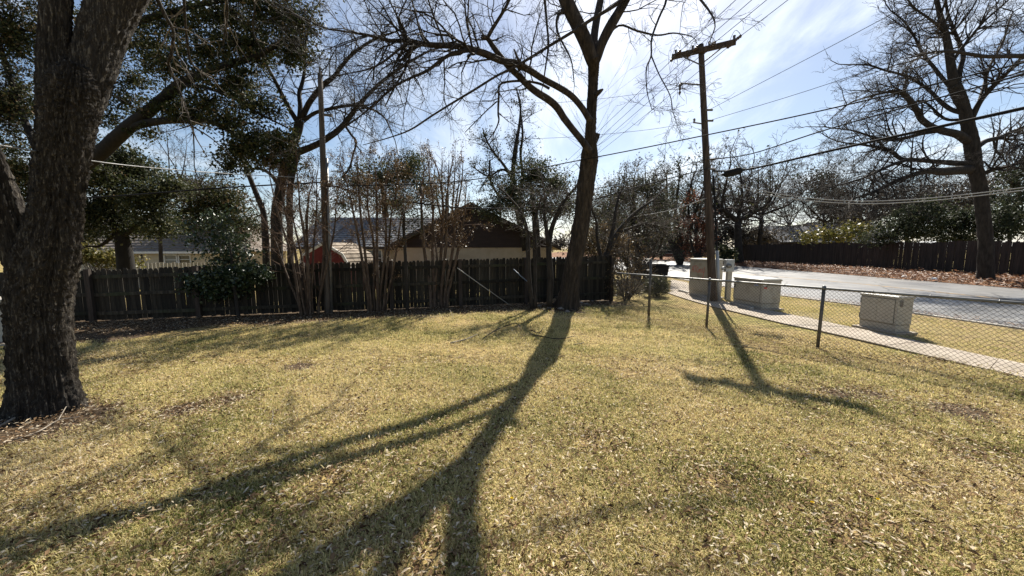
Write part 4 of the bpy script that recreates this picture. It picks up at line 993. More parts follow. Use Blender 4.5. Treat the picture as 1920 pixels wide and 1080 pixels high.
lF = t.limb([(790, 82, 7), (772, 95, 5), (765, 118, 4.5), (750, 146, 4), (735, 172, 3), (722, 200, 2.4)], YF - 1.6, YF - 1.4)
lG = t.limb([(770, 76, 6), (745, 95, 4.5), (720, 115, 4), (690, 130, 3), (640, 140, 2)], YF - 1.7, YF - 2.6)
lH = t.limb([(1128, 80, 6), (1160, 48, 4), (1195, 58, 4), (1232, 66, 3.6), (1262, 62, 3), (1290, 66, 2)], YF - .1, YF + .4)
lI = t.limb([(1215, -90, 6), (1245, -40, 4.5), (1249, 0, 4.5), (1236, 32, 4), (1222, 72, 3.6), (1221, 104, 3), (1212, 128, 2.5), (1213, 170, 2), (1222, 205, 1.4)], YF - .6, 5.9)
lI2 = t.limb([(1221, 104, 2.8), (1236, 140, 2.4), (1256, 178, 2), (1262, 210, 1.6), (1270, 235, 1.2)], YF - .6 + (5.9 - YF + .6) * .625, 5.8)
lJ = t.limb([(1215, -90, 6), (1270, -50, 4), (1310, -5, 4.5), (1340, 40, 3), (1330, 80, 2)], YF - .6, 6.2)
lK = t.limb([(1040, -60, 6), (1022, -20, 5), (1025, 40, 4), (1028, 85, 3.4), (1020, 146, 2.4)], YF - .6, YF - 1.0)
lN = t.limb([(1062, 20, 8), (1046, 30, 5), (1046, 62, 4), (1070, 110, 2.6), (1076, 150, 1.8)], YF - .3, YF - .8)
for l in (sA, sB, sC): t.sprout(l, 8, (.8, 1.8), 2, QM, t=(.4, 1), rmax=.016)
t.sprout(lA, 22, (.7, 1.9), 2, QM, t=(.3, 1), rmax=.022, up=.5); t.sprout(lA, 16, (1.0, 2.0), 3, QM, t=(.5, 1), rmax=.024, up=-.2)
t.end(lA, 1.6, 3, QM); t.sprout(lB, 10, (.5, 1.2), 2, QM, t=(.3, 1), rmax=.018, up=.6); t.sprout(lBu, 8, (.5, 1.2), 2, QM, rmax=.014)
t.sprout(lC, 26, (.3, 1.1), 2, QM, rmax=.012); t.sprout(lD, 12, (.3, .8), 1, QM); t.sprout(lD2, 6, (.2, .5), 1, QM)
t.sprout(lE, 22, (.5, 1.5), 2, QM, rmax=.016); t.end(lE, 1.2, 2, QM); t.sprout(lF, 10, (.4, 1), 2, QM); t.sprout(lG, 12, (.5, 1.3), 2, QM); t.end(lG, 1.2, 2, QM)
for l, n in ((lH, 6), (lI, 9), (lI2, 8), (lJ, 7), (lK, 8), (lN, 6)): t.sprout(l, n, (.25, .9), 2, QM, rmax=.01); t.end(l, .4, 1, QM)
t.limb([(1117, 178, 9), (1124, 172, 8), (1131, 167, 3)], YF + .1, YF, name='stub'); t.limb([(1112, 268, 14), (1118, 258, 11), (1121, 250, 9)], YM - .75, YM - .8, name='stub'); t.limb([(980, 124, 6), (970, 108, 4.5), (964, 92, 2.5)], YF - .8, YF - .9, name='stub')
# fine watersprouts from the trunk
QW = dict(seg=.2, wig=.06, trop=.03, taper=.7, nb=[2, 2], t0=.4, ang=(.2, .6), lr=(.4, .6))
trl = ('trunk', smooth_path(tr[:, :3], 3), smooth_path(tr[:, 3:], 3)[:, 0]); t.sprout(trl, 26, (.7, 1.9), 1, QW, t=(.5, .9), rk=.03, up=.7, rmax=.006)
t.done(M['bark_main'], M['bark_dark'])
# cut logs and stones at its foot
rgs = np.random.default_rng(17)
def stone(p, r, lab, mat, name='stone'):
    mb = bpy.data.meshes.new(name); import bmesh
    bm = bmesh.new(); bmesh.ops.create_icosphere(bm, subdivisions=2, radius=1)
    sx, sy, sz = r * rgs.uniform(.8, 1.3), r * rgs.uniform(.7, 1.1), r * rgs.uniform(.5, .8)
    ph = rgs.uniform(0, 6, 6)
    for v in bm.verts:
        k = 1 + .18 * math.sin(v.co.x * 3 + ph[0]) * math.cos(v.co.y * 3 + ph[1]) + .13 * math.sin(v.co.z * 5 + ph[2]) + rgs.uniform(-.05, .05)
        v.co = Vector((v.co.x * sx * k, v.co.y * sy * k, v.co.z * sz * k))
    bm.to_mesh(mb); bm.free(); mb.materials.append(mat); o = link(name, mb); o.location = (p[0], p[1], sz * .55); o.rotation_euler = (0, 0, rgs.uniform(0, 6)); return tag(o, lab, 'stone' if name == 'stone' else 'log', 'pale stones around the bare trunk' if name == 'stone' else None)


for k, (x, y, r) in enumerate([(1042, 577, .11), (1053, 581, .12), (1000, 570, .12), (1012, 575, .09), (1073, 580, .1), (1088, 571, .13), (1098, 572, .09), (1030, 578, .1), (1122, 562, .08), (1020, 582, .07), (1110, 566, .08), (1064, 586, .07)]):
    labs = ['pale stone at the left side of the trunk foot', 'biggest pale stone in front of the bare trunk', 'leftmost large stone by the fence, left of the bare trunk', 'small stone second from the left near the bare trunk', 'stone right of centre at the trunk foot', 'large stone on the right of the trunk foot', 'small stone touching the large right stone', 'stone between the trunk foot and the left stones', 'stone at the far right near the fence end', 'small stone lying forward on the left grass', 'stone second from the fence end', 'small stone nearest the camera in the trunk shadow']
    p = G(x, y); stone(p, r * .85, labs[k], M['stone'])
for x, y, dx, lab in ((1040, 570, .22, 'short cut log end left of the bare trunk'), (1051, 567, .2, 'short cut log end against the bare trunk')):
    p = G(x, y); o = thing('cut_log', p, lab, 'log'); d = np.array([.25, .6, .1]) * .5
    MB().tube([p + UZ * .12, p + UZ * .12 + d], .075, 12).build('bark', M['bark_main'], o, smooth=True); dn = norm(d); MB().tube([p + UZ * .12 - dn * .004, p + UZ * .12 - dn * .001], .068, 12).build('cut_face', M['log_bark'], o)

# --- live oak
YO = 11.0
t = Tree('live_oak', np.array([P(105, 560, YO)[0], YO, 0]), 'dark evergreen live oak reaching over the left fence from behind the thick trunk', seed=31)
t.limb3([(P(105, 600, YO)[0], YO, -.1), (P(110, 480, YO)[0], YO, 1.6), (P(118, 400, YO)[0], YO, 2.9), P(135, 330, YO), P(160, 300, YO)], [.34, .28, .25, .22, .19], name='trunk')
la = t.limb([(150, 312, 36), (185, 290, 34), (215, 262, 32), (245, 235, 30), (280, 208, 26), (310, 182, 24), (335, 160, 22), (365, 145, 19), (400, 130, 17), (440, 118, 15), (480, 105, 12), (505, 92, 10), (540, 70, 7)], YO, YO - 1.2)
lb_ = t.limb([(240, 240, 20), (270, 232, 19), (310, 226, 17), (355, 226, 15), (395, 228, 13), (430, 245, 11), (460, 265, 9), (500, 290, 6), (540, 310, 4)], YO - .3, YO - 1.0)
lc = t.limb([(135, 330, 24), (175, 170, 20), (210, 100, 17), (260, 82, 14), (320, 90, 11), (380, 105, 8)], YO, YO + .6)
ld = t.limb([(135, 330, 26), (150, 180, 20), (230, 60, 16), (330, 20, 12), (430, 0, 9), (520, 10, 6)], YO, YO - .5)
le = t.limb([(120, 380, 24), (60, 260, 18), (20, 150, 14), (-20, 20, 10)], YO, YO + .5)
lf = t.limb([(345, 160, 9), (390, 165, 8), (440, 185, 6), (490, 215, 4.5), (540, 240, 3)], YO - .7, YO - 1.3); lg = t.limb([(370, 142, 8), (400, 160, 7), (450, 160, 5), (480, 165, 3)], YO - .8, YO - .2)
QO = dict(seg=.2, wig=.26, trop=.03, taper=.6, nb=[3, 3, 4], t0=.2, ang=(.5, 1.2), lr=(.4, .75))
for l, n in ((la, 18), (lb_, 14), (lc, 12), (ld, 14), (le, 10), (lf, 8), (lg, 6)): t.sprout(l, n, (.4, 1.3), 2, QO, t=(.3, 1), rmax=.02)
for px, py, rx, ry, n, dY in [(20, 60, 70, 80, 2600, .6), (15, 200, 65, 80, 2600, .3), (30, 330, 60, 70, 2200, .4), (20, 430, 50, 60, 1300, .8), (100, 40, 50, 60, 1000, 1.2), (135, 250, 20, 60, 500, .9),
                              (240, 40, 60, 50, 1500, .3), (330, 40, 70, 50, 1900, -.3), (430, 30, 70, 45, 2400, -.5), (520, 25, 60, 40, 2000, -.8), (550, 90, 45, 40, 1500, -1.0), (470, 90, 60, 38, 1900, -.8), (390, 95, 55, 40, 1500, -.5), (300, 110, 55, 40, 1200, 0),
                              (250, 150, 45, 40, 900, .4), (230, 190, 30, 30, 600, .4), (215, 225, 25, 35, 500, .5), (330, 130, 50, 26, 900, -.6), (440, 150, 60, 32, 1400, -.9), (480, 195, 45, 30, 1100, -1.1), (390, 190, 60, 30, 1100, -.6), (320, 200, 50, 24, 900, -.4),
                              (350, 215, 60, 16, 900, -.5), (430, 230, 40, 22, 800, -.8), (480, 260, 50, 26, 1300, -1.0), (530, 265, 40, 28, 900, -1.1), (450, 285, 36, 22, 800, -.9), (510, 300, 40, 24, 900, -1.0), (280, 245, 22, 12, 240, -.2), (430, 310, 30, 24, 500, -.6), (195, 320, 24, 34, 400, .6), (560, 40, 40, 40, 900, -.9)]:
    t.pcloud(px, py, YO + dY, rx, ry, int(n * (1.75 if px > 140 else 2.9)), ryd=.6, size=.07, clump=.125, per=30, tint=(0, .9) if px > 130 else (.15, 1))
for px, py, dY in ((120, -90, .8), (220, -80, .3), (330, -90, 0), (440, -80, -.4), (540, -60, -.5), (280, -190, .5), (420, -190, 0), (60, -60, .6)):
    t.pcloud(px, py, YO + dY, 75, 60, 1200, ryd=1.1, size=.1, clump=.24, per=30)
t.done(M['bark_black'], M['bark_black'], M['leaf_oak'])

# --- evergreen beyond the left fence with dark trunk
YE = 13.6
t = Tree('evergreen_tree', np.array([P(235, 500, YE)[0], YE, 0]), 'broad dark evergreen with a thick trunk rising right behind the left fence', seed=41)
t.limb3([(P(236, 500, YE)[0], YE, -.1), P(234, 480, YE), P(228, 445, YE), P(215, 400, YE), P(210, 350, YE), P(225, 310, YE)], [.26, .24, .2, .15, .1, .06], name='trunk')
l1 = t.limb([(228, 445, 14), (260, 420, 9), (290, 395, 6), (310, 370, 4)], YE, YE - .5); l2 = t.limb([(225, 430, 12), (190, 460, 8), (165, 462, 5), (140, 470, 4)], YE, YE - .3)
for px, py, rx, ry, n in [(190, 330, 45, 30, 1900), (250, 320, 45, 30, 1900), (200, 380, 55, 38, 2400), (270, 375, 45, 36, 2000), (300, 420, 34, 28, 1000), (250, 425, 50, 24, 1200), (170, 410, 30, 26, 900), (180, 440, 30, 16, 500), (320, 350, 34, 24, 900), (225, 290, 30, 20, 800)]:
    t.pcloud(px, py, YE + rng.uniform(-.5, .3), rx, ry, int(n * 2.2), ryd=.7, size=.085, clump=.2)
t.done(M['bark_black'], M['bark_black'], M['leaf_green'])
# --- round crown further back
YJ = 24.0
t = Tree('round_tree', np.array([P(395, 480, YJ)[0], YJ, 0]), 'rounded olive-brown tree crown beyond the tan house roof', seed=42)
t.limb3([(P(395, 480, YJ)[0], YJ, -.5), P(395, 440, YJ), P(392, 380, YJ)], [.25, .2, .1], name='trunk')
for px, py, rx, ry, n in [(395, 365, 62, 32, 3200), (360, 395, 45, 30, 1800), (430, 390, 50, 34, 2200), (455, 425, 36, 32, 1400), (400, 425, 60, 30, 1800), (345, 350, 26, 18, 700)]: t.pcloud(px, py, YJ, rx, ry, int(n * 1.7), ryd=1.6, size=.13, clump=.34, tint=(.2, 1))
t.done(M['bark_dark'], M['twig_grey'], M['leaf_oak'])
# --- yellow-green bamboo-like shrub left
t = Tree('yellow_shrub', np.array([*P(200, 520, 14.6)[:2], 0]), 'yellow-green leafy shrub above the left fence beside the evergreen trunk', 'shrub', seed=43)
for px, py, rx, ry, n in [(175, 478, 32, 20, 1100), (215, 486, 32, 16, 900), (245, 490, 18, 10, 300), (150, 470, 24, 24, 600)]: t.pcloud(px, py, 14.6, rx, ry, n, ryd=.5, size=.1, clump=.13, hub=np.array([*P(200, 520, 14.6)[:2], .1]))
t.done(M['bark_brown'], M['bark_brown'], M['leaf_yellow'])
# --- holly over the fence
YH = 9.4
t = Tree('holly_shrub', np.array([*P(440, 560, YH)[:2], 0]), 'glossy dark holly bush drooping over the front of the wooden fence', 'shrub', seed=44)
t.limb3([(*P(445, 560, YH)[:2], -.05), (*P(442, 560, YH)[:2], .7), P(436, 500, YH), P(430, 450, YH)], [.05, .045, .035, .02], name='trunk')
for px, py, rx, ry, n in [(385, 528, 55, 18, 1700), (440, 520, 55, 20, 1900), (470, 508, 30, 14, 700), (420, 545, 45, 14, 900), (430, 490, 50, 22, 700), (395, 455, 45, 26, 420), (430, 440, 50, 28, 420), (450, 470, 35, 26, 350), (375, 425, 40, 22, 240), (415, 410, 38, 18, 160), (350, 445, 18, 16, 90)]:
    t.pcloud(px, py, YH + rng.uniform(-.1, .35), rx, ry, int(n * 1.3), ryd=.35, size=.075, clump=.12, r0=.008)
t.done(M['bark_dark'], M['bark_dark'], M['leaf_holly'])

# --- crepe myrtles
QC = dict(seg=.2, wig=.1, trop=.05, taper=.6, nb=[4, 4, 4], t0=.35, ang=(.2, .6), lr=(.4, .7))
def myrtle(base, lab, stems, top, seed, nleaf, Yc):
    t = Tree('crepe_myrtle', G(*base), lab, 'shrub', 'crepe myrtles along the wooden fence', seed)
    for sx, sy, ex, ey, wd in stems:
        mx_, my_ = (sx * .55 + ex * .45) + t.rg.uniform(-5, 5), (sy + ey) / 2; Y0 = G(sx, sy)[1]
        l = t.limb([(sx, sy + 3, wd), (sx * .8 + mx_ * .2 + t.rg.uniform(-3, 3), sy * .7 + my_ * .3, wd * .9), (mx_, my_, wd * .8), (mx_ * .4 + ex * .6 + t.rg.uniform(-5, 5), my_ * .4 + ey * .6, wd * .6), (ex, ey, wd * .42)], Y0, Y0 + t.rg.uniform(-.25, .35), name='stem')
        t.sprout(l, 15, (.3, .95), 2, QC, t=(.5, 1), rk=.5, rmax=.009); t.end(l, .7, 3, QC); t.sprout(l, 3, (.15, .5), 1, QC, t=(.2, .6), rk=.3, rmax=.006)
    if nleaf: t.twig_leaves(nleaf, .035, .045, tint=(0, .65))
    t.done(M['bark_brown'], M['twig_rust'], M['leaf_tan'], lfname='seed_heads')


myrtle((572, 592), 'multi-stemmed crepe myrtle left of the slim pole, spreading widest', [(565, 594, 512, 360, 7), (570, 592, 528, 345, 7), (575, 592, 545, 372, 6), (578, 591, 560, 350, 7), (582, 592, 580, 365, 6), (587, 591, 594, 350, 5.5), (595, 590, 612, 352, 6), (598, 590, 630, 395, 6), (568, 593, 500, 420, 5.5), (573, 593, 538, 400, 5)], 0, 51, 2500, 0)
myrtle((703, 586), 'multi-stemmed crepe myrtle right of the slim pole with rusty tops', [(692, 586, 655, 360, 7), (697, 586, 672, 345, 7), (702, 585, 690, 340, 6.5), (708, 585, 706, 350, 7), (714, 584, 724, 345, 6), (718, 584, 742, 365, 6), (722, 583, 756, 390, 5)], 0, 52, 8000, 0)
myrtle((822, 578), 'multi-stemmed crepe myrtle in front of the brown house gable', [(808, 578, 790, 350, 8), (814, 578, 806, 335, 7), (822, 577, 824, 330, 7), (828, 577, 842, 335, 7), (834, 577, 858, 360, 7), (838, 577, 872, 390, 7), (818, 578, 812, 400, 5)], 0, 53, 6000, 0)

# thin dark sapling between the clumps
t = Tree('sapling', G(763, 583), 'thin dark straight sapling trunk between two crepe myrtles', seed=54)
l = t.limb([(764, 586, 7), (762, 530, 6.5), (760, 480, 6.5), (757, 430, 6), (758, 400, 4)], G(763, 583)[1]); t.sprout(l, 14, (.4, 1.1), 2, QBARE, t=(.6, 1), rmax=.012); t.twig_leaves(500, .06, .06); t.done(M['bark_dark'], M['twig_grey'], M['leaf_green'])

# --- leaning bare tree behind the fence, left of centre
YK = 12.6
t = Tree('bare_tree', np.array([*P(530, 500, YK)[:2], 0]), 'bare dark tree with reddish trunk and wide limbs behind the slim pole', seed=61)
tk = t.limb([(522, 565, 25), (520, 500, 24), (519, 450, 23), (519, 400, 22), (525, 360, 21), (536, 312, 20), (548, 275, 18), (558, 245, 18), (562, 226, 17)], YK, name='trunk')
t.limb([(546, 560, 13), (545, 500, 13), (544, 440, 12), (543, 392, 12), (545, 350, 12), (551, 312, 13), (558, 285, 14)], YK - .1, name='trunk_stem')
la = t.limb([(560, 232, 11), (545, 208, 9.5), (530, 180, 8.5), (516, 152, 7.5), (503, 128, 6.5), (495, 105, 5.5), (487, 60, 4)], YK, YK - .6)
lb_ = t.limb([(562, 230, 12), (563, 200, 9), (561, 175, 8), (567, 155, 7), (571, 130, 6), (572, 90, 5), (580, 40, 3.5)], YK, YK + .5)
lc = t.limb([(565, 224, 12), (578, 196, 11), (592, 176, 10.5), (610, 156, 10), (625, 145, 8), (640, 125, 7), (662, 100, 6), (700, 75, 4.5), (740, 60, 3)], YK, YK - .6)
ld = t.limb([(570, 226, 8), (590, 212, 7), (615, 205, 6.5), (645, 199, 6), (672, 198, 5), (700, 206, 4), (722, 222, 3), (735, 250, 2)], YK, YK - .8)
le = t.limb([(556, 286, 16), (578, 278, 13), (600, 268, 12), (618, 256, 12), (632, 246, 11), (646, 232, 10), (658, 216, 9), (668, 202, 8), (684, 184, 7), (706, 162, 6), (735, 138, 5.5), (765, 118, 5), (800, 98, 3.5), (830, 88, 2.4)], YK, YK - .5)
lf = t.limb([(646, 234, 5), (658, 252, 4.5), (668, 266, 4), (662, 290, 4), (655, 315, 4), (640, 335, 3)], YK - .2, YK + .2)
lg = t.limb([(500, 520, 15), (498, 450, 14), (494, 400, 12), (484, 372, 11), (472, 342, 10), (460, 312, 9), (455, 296, 7), (450, 270, 5)], YK + .3, YK, name='trunk_stem')
lh = t.limb([(523, 345, 10), (505, 325, 7), (485, 316, 6), (470, 318, 5)], YK, YK - .2)
QK = dict(QM); QK['trop'] = .01
for l, n, s in ((la, 16, 1.2), (lb_, 14, 1.2), (lc, 22, 1.5), (ld, 18, 1.2), (le, 30, 1.5), (lf, 8, .8), (lg, 10, .8), (lh, 6, .6), (tk, 8, .7)): t.sprout(l, n, (.4 * s, 1.1 * s), 2, QK, t=(.25, 1), rmax=.02)
for l in (la, lb_, lc, ld, le): t.end(l, 1.2, 3, QK)
t.done(M['bark_dark'], M['bark_dark'])
# small leafy growth behind it
t = Tree('vine_tree', np.array([*P(575, 480, 14.5)[:2], 0]), 'small scruffy evergreen with brown leaves behind the leftmost crepe myrtle', seed=62)
t.limb3([(*P(575, 480, 14.5)[:2], 0), P(575, 420, 14.5), P(580, 360, 14.5)], [.07, .05, .02], name='trunk')
for px, py, rx, ry, n in [(560, 350, 40, 28, 1100), (590, 400, 36, 28, 900), (575, 310, 26, 22, 500), (540, 395, 34, 26, 700)]: t.pcloud(px, py, 14.5, rx, ry, n, ryd=.6, size=.06, clump=.14, tint=(.2, 1))
t.done(M['bark_dark'], M['twig_grey'], M['leaf_oak'])
# leafy crowns behind crepe myrtles
YG = 30.0
for nm, lab, sd, blobs, mat in (('evergreen_tree', 'mid-green evergreen crown behind the grey roofed wing', 63, [(720, 335, 60, 38, 2600), (670, 345, 45, 36, 1700), (760, 325, 45, 36, 2200), (800, 355, 40, 34, 1700), (740, 380, 70, 30, 1800), (640, 380, 34, 30, 900), (775, 300, 20, 16, 500)], 'leaf_green'),
                                ('evergreen_tree', 'pale grey-green evergreen crown left of the bare trunk, above the brown gable', 64, [(1000, 330, 44, 36, 2200), (960, 360, 50, 34, 2000), (1040, 350, 36, 34, 1500), (930, 390, 40, 24, 1100), (1010, 390, 60, 26, 1700), (1060, 385, 34, 24, 800)], 'leaf_green')):
    Yg = YG if sd == 63 else 17.0; k = Yg / 17.0
    t = Tree(nm, np.array([*P(blobs[0][0], 480, Yg)[:2], 0]), lab, seed=sd); bx_ = blobs[0][0]
    t.limb3([(*P(bx_ + 8, 480, Yg)[:2], -.1), P(bx_ + 5, 430, Yg), P(bx_, 380, Yg), P(bx_ - 5, 340, Yg)], [.2 * k, .17 * k, .11 * k, .05 * k], name='trunk')
    for px, py, rx, ry, n in blobs: t.pcloud(px, py, Yg + rng.uniform(-.6, .6), rx, ry, int(n * 2), ryd=1.0 * k, size=.08 * k ** .8, clump=.22 * k, r0=.016)
    t.done(M['bark_dark'], M['bark_dark'], M[mat])
# sparse tall tree
YN = 20.0
t = Tree('sparse_tree', np.array([*P(962, 480, YN)[:2], 0]), 'tall sparse tree with few leaves, just left of the bare trunk in the distance', seed=65)
tk = t.limb([(985, 470, 12), (975, 420, 10), (965, 370, 9), (962, 320, 8), (966, 280, 7), (973, 240, 5), (976, 200, 3.5), (968, 165, 2)], YN, name='trunk')
l1 = t.limb([(990, 440, 8), (975, 380, 7), (980, 330, 6), (976, 290, 5), (980, 250, 4), (975, 200, 2)], YN + .3); l2 = t.limb([(963, 340, 6), (945, 310, 5), (925, 285, 4), (912, 262, 3), (905, 240, 2)], YN, YN - .5); l3 = t.limb([(963, 325, 6), (940, 318, 4), (915, 330, 3.5), (885, 312, 2)], YN, YN + .5); l4 = t.limb([(975, 400, 7), (940, 372, 5), (920, 340, 4), (918, 300, 3)], YN, YN - .4)
for l, n in ((tk, 16), (l1, 14), (l2, 12), (l3, 10), (l4, 10)): t.sprout(l, n, (.5, 1.5), 2, QBARE, t=(.3, 1), rmax=.03, minr=.004, up=.5)
t.twig_leaves(2600, .08, .08, tint=(0, .8)); t.done(M['bark_dark'], M['bark_dark'], M['leaf_oak'])
# bare wispy poplar tops
t = Tree('wispy_tree', np.array([*P(840, 470, 34)[:2], 0]), 'wispy upright bare tree top far behind the brown gable', seed=66)
for x in (815, 828, 840, 852, 866): l = t.limb([(840, 470, 5), (x * .6 + 336, 400, 4), (x, 340, 2.5), (x + 2, 300, 1.2)], 34, name='stem'); t.sprout(l, 12, (.8, 2.2), 1, QC, t=(.3, 1), minr=.008, up=.6)
t.done(M['twig_grey'], M['twig_grey'])
# small trees in front of the fence beside the main trunk
t = Tree('small_tree', G(1000, 580), 'cluster of thin dark trunks left of the bare trunk, touching the fence', seed=67)
Y_ = G(1000, 580)[1] - .1
for pp_ in ([(998, 582, 9), (992, 520, 8), (990, 470, 8), (988, 430, 7), (975, 395, 5), (955, 370, 3)], [(1004, 580, 7), (1003, 510, 6.5), (1004, 460, 6), (1002, 420, 5), (1012, 380, 3)], [(1030, 575, 12), (1032, 520, 11), (1029, 470, 10.5), (1034, 430, 9), (1048, 395, 8), (1060, 375, 6), (1080, 350, 4)], [(1028, 460, 8), (1024, 425, 7), (1020, 400, 5), (1022, 370, 3)]):
    l = t.limb(pp_, Y_, Y_ + .3, name='stem'); t.sprout(l, 16, (.4, 1.2), 2, QM, t=(.45, 1), rmax=.014); t.end(l, .9, 2, QM)
t.twig_leaves(900, .045, .05, tint=(.3, 1)); t.done(M['bark_dark'], M['twig_grey'], M['leaf_green'])
# leaning trunk and twiggy trees right of main trunk
YR = 14.2
t = Tree('leaning_tree', G(1112, 566) + np.array([0, .3, 0]), 'leaning twiggy tree with a dense grey crown right of the bare trunk', seed=68)
l1 = t.limb([(1108, 566, 13), (1118, 530, 12), (1128, 500, 11.5), (1140, 470, 11), (1156, 440, 10), (1175, 415, 8), (1200, 392, 6), (1225, 375, 4)], YR - 1.4, YR, name='trunk')
l2 = t.limb([(1140, 470, 8), (1150, 425, 6.5), (1155, 390, 5), (1165, 355, 3)], YR - .9, YR - .3); l3 = t.limb([(1130, 495, 7), (1120, 450, 6), (1118, 415, 4), (1108, 390, 3)], YR - 1, YR - .7); l4 = t.limb([(1160, 436, 6), (1190, 425, 5), (1215, 420, 3.5), (1245, 425, 2)], YR - .4, YR)
for l in (l1, l2, l3, l4): t.sprout(l, 26, (.5, 1.4), 2, QBARE, t=(.35, 1), rmax=.012); t.end(l, 1.0, 2, QBARE)
t.twig_leaves(1400, .05, .06, tint=(.3, 1)); t.done(M['bark_dark'], M['twig_grey'], M['leaf_oak'])
# brushy trees between
def brush(name, lab, px, py0, Y, tops, seed, leaf, nleaf, lsize=.07, bark='bark_dark', twig='twig_grey', lev=2, nsp=14, L=(.7, 1.8), minr=.004, wbase=7, q=QBARE, lt=(.1, 1), hz_=0.0):
    t = Tree(name, np.array([P(px, py0, Y)[0], Y, hz_]), lab, seed=seed) if name.endswith('tree') else Tree(name, np.array([P(px, py0, Y)[0], Y, hz_]), lab, 'shrub', seed=seed)
    b = P(px, py0, Y); b[2] = hz_ - .05
    for ex, ey in tops:
        e_ = P(ex, ey, Y + t.rg.uniform(-.8, .8)); m_ = b * .5 + e_ * .5 + t.rg.normal(size=3) * .12 * np.linalg.norm(e_ - b) * .6; m_[2] = (b[2] + e_[2]) / 2 + .1
        r0 = wr(px, wbase, Y); l = t.limb3([b, b * .7 + m_ * .3, m_, e_], [r0, r0 * .85, r0 * .6, r0 * .25], name='stem'); t.sprout(l, nsp, L, lev, q, t=(.25, 1), rmax=.03, minr=minr); t.end(l, L[0], 2, q, minr=minr)
    if nleaf: t.twig_leaves(nleaf, lsize, .1, tint=lt, tail=.2)
    return t.done(M[bark], M[twig], M[leaf])


brush('brushy_tree', 'dense twiggy olive-grey tree between the bare trunk and the utility pole', 1190, 480, 21.5, [(1115, 400), (1130, 380), (1145, 360), (1160, 345), (1175, 335), (1190, 330), (1210, 325), (1228, 335), (1238, 352), (1248, 385), (1150, 410), (1190, 400), (1225, 410), (1250, 420)], 71, 'leaf_grey', 9000, .085, nsp=9)
brush('brushy_tree', 'dense grey-brown brush just right of the bare trunk, over the fence end', 1135, 490, 17.5, [(1098, 440), (1108, 420), (1118, 405), (1132, 395), (1148, 400), (1160, 420), (1170, 440), (1120, 440), (1145, 440)], 171, 'leaf_oak', 4000, .07, nsp=6, wbase=4)
brush('brushy_tree', 'twiggy bare tree with dark trunk seen left of the utility pole, far back', 1276, 472, 40, [(1225, 370), (1250, 335), (1275, 325), (1300, 330), (1320, 350), (1262, 380), (1290, 370)], 72, 'leaf_hazy', 7000, .16, L=(1.5, 3.5), minr=.008, wbase=11)
brush('yellow_shrub', 'yellow-brown leafy shrub just over the fence right of the bare trunk', 1125, 500, 16, [(1098, 455), (1115, 445), (1135, 440), (1155, 450), (1165, 465)], 73, 'leaf_tan', 6000, .075, L=(.3, .8), wbase=4, nsp=8)
brush('bare_shrub', 'thin-stemmed bare shrub at the right end of the wooden fence', 1178, 553, 12.9, [(1160, 470), (1168, 455), (1180, 450), (1192, 465), (1203, 480), (1150, 490), (1210, 500)], 74, 'leaf_tan', 1400, .04, L=(.3, .7), wbase=4, lev=2, minr=.003, nsp=8)
brush('bare_shrub', 'low brown brush at the foot of the bare shrub', 1172, 553, 12.5, [(1150, 520), (1165, 510), (1180, 515), (1160, 530), (1188, 530)], 75, 'leaf_tan', 1200, .04, L=(.2, .5), wbase=3, lev=2, minr=.003, nsp=8)
brush('rust_tree', 'small tree with rust-red leaves left of the utility pole', 1310, 478, 38, [(1285, 400), (1300, 380), (1315, 385), (1325, 400), (1290, 425), (1320, 430)], 76, 'leaf_rust', 4500, .13, L=(1.0, 2.2), minr=.008, wbase=8, nsp=8)
t = Tree('olive_tree', np.array([*P(1195, 480, 21.5)[:2], 0]), 'rounded olive-grey leafy crown between the bare trunk and the utility pole', seed=172)
t.limb3([(*P(1198, 480, 21.5)[:2], -.1), P(1196, 440, 21.5), P(1190, 400, 21.5), P(1186, 360, 21.5)], [.17, .14, .1, .04], name='trunk')
for px, py, rx, ry, n in [(1165, 370, 46, 32, 2300), (1205, 352, 42, 26, 2000), (1128, 402, 36, 26, 1500), (1238, 385, 30, 32, 1500), (1180, 412, 60, 32, 2400), (1230, 425, 34, 24, 1200), (1140, 432, 34, 22, 1000)]: t.pcloud(px, py, 21.5 + rng.uniform(-.6, .6), rx, ry, int(n * 1.5), ryd=1.1, size=.085, clump=.24, tint=(.1, 1), r0=.014)
t.done(M['bark_dark'], M['twig_grey'], M['leaf_olive'])
# dark shrubs across the road
for x, y, rx, ry, Yv, lab, sd in ((1297, 466, 16, 9, 46, 'dark round shrub across the road right of the mailbox', 77), (1316, 470, 18, 13, 40, 'dark larger shrub across the road left of the utility pole', 78), (1212, 462, 24, 12, 50, 'dark shrub across the road behind the trash bin', 79), (1362, 478, 18, 18, 37, 'olive shrub at the left end of the board fence', 80), (1166, 466, 22, 10, 52, 'dark bush over the road behind the leaning tree', 87), (1240, 468, 10, 8, 55, 'small bush beside the far driveway', 88)):
    t = Tree('round_shrub', np.array([*P(x, 475, Yv)[:2], 0]), lab, 'shrub', seed=sd); t.pcloud(x, y, Yv, rx, ry, 1500, ryd=1.0, size=.2, clump=.22); t.done(M['bark_dark'], M['bark_dark'], M['leaf_green' if sd == 80 else 'leaf_holly'])

# clipped boxwood
bx0 = G(1231, 556); t = Tree('clipped_shrub', bx0, 'clipped round green shrub in front of the trash bin', 'shrub', seed=81)
kk = bx0[1] / F
for a in range(9): t.limb3([bx0 + np.array([0, 0, -.03]), bx0 + np.array([t.rg.uniform(-.2, .2), t.rg.uniform(-.2, .2), .3])], [.012, .006], name='stem')
t.cloud(bx0 + np.array([0, 0, 20 * kk]), (25 * kk, 24 * kk, 21 * kk), 8000, size=.036, clump=.045, per=40, shell=.3, r0=.005); t.done(M['bark_dark'], M['bark_dark'], M['leaf_green'])

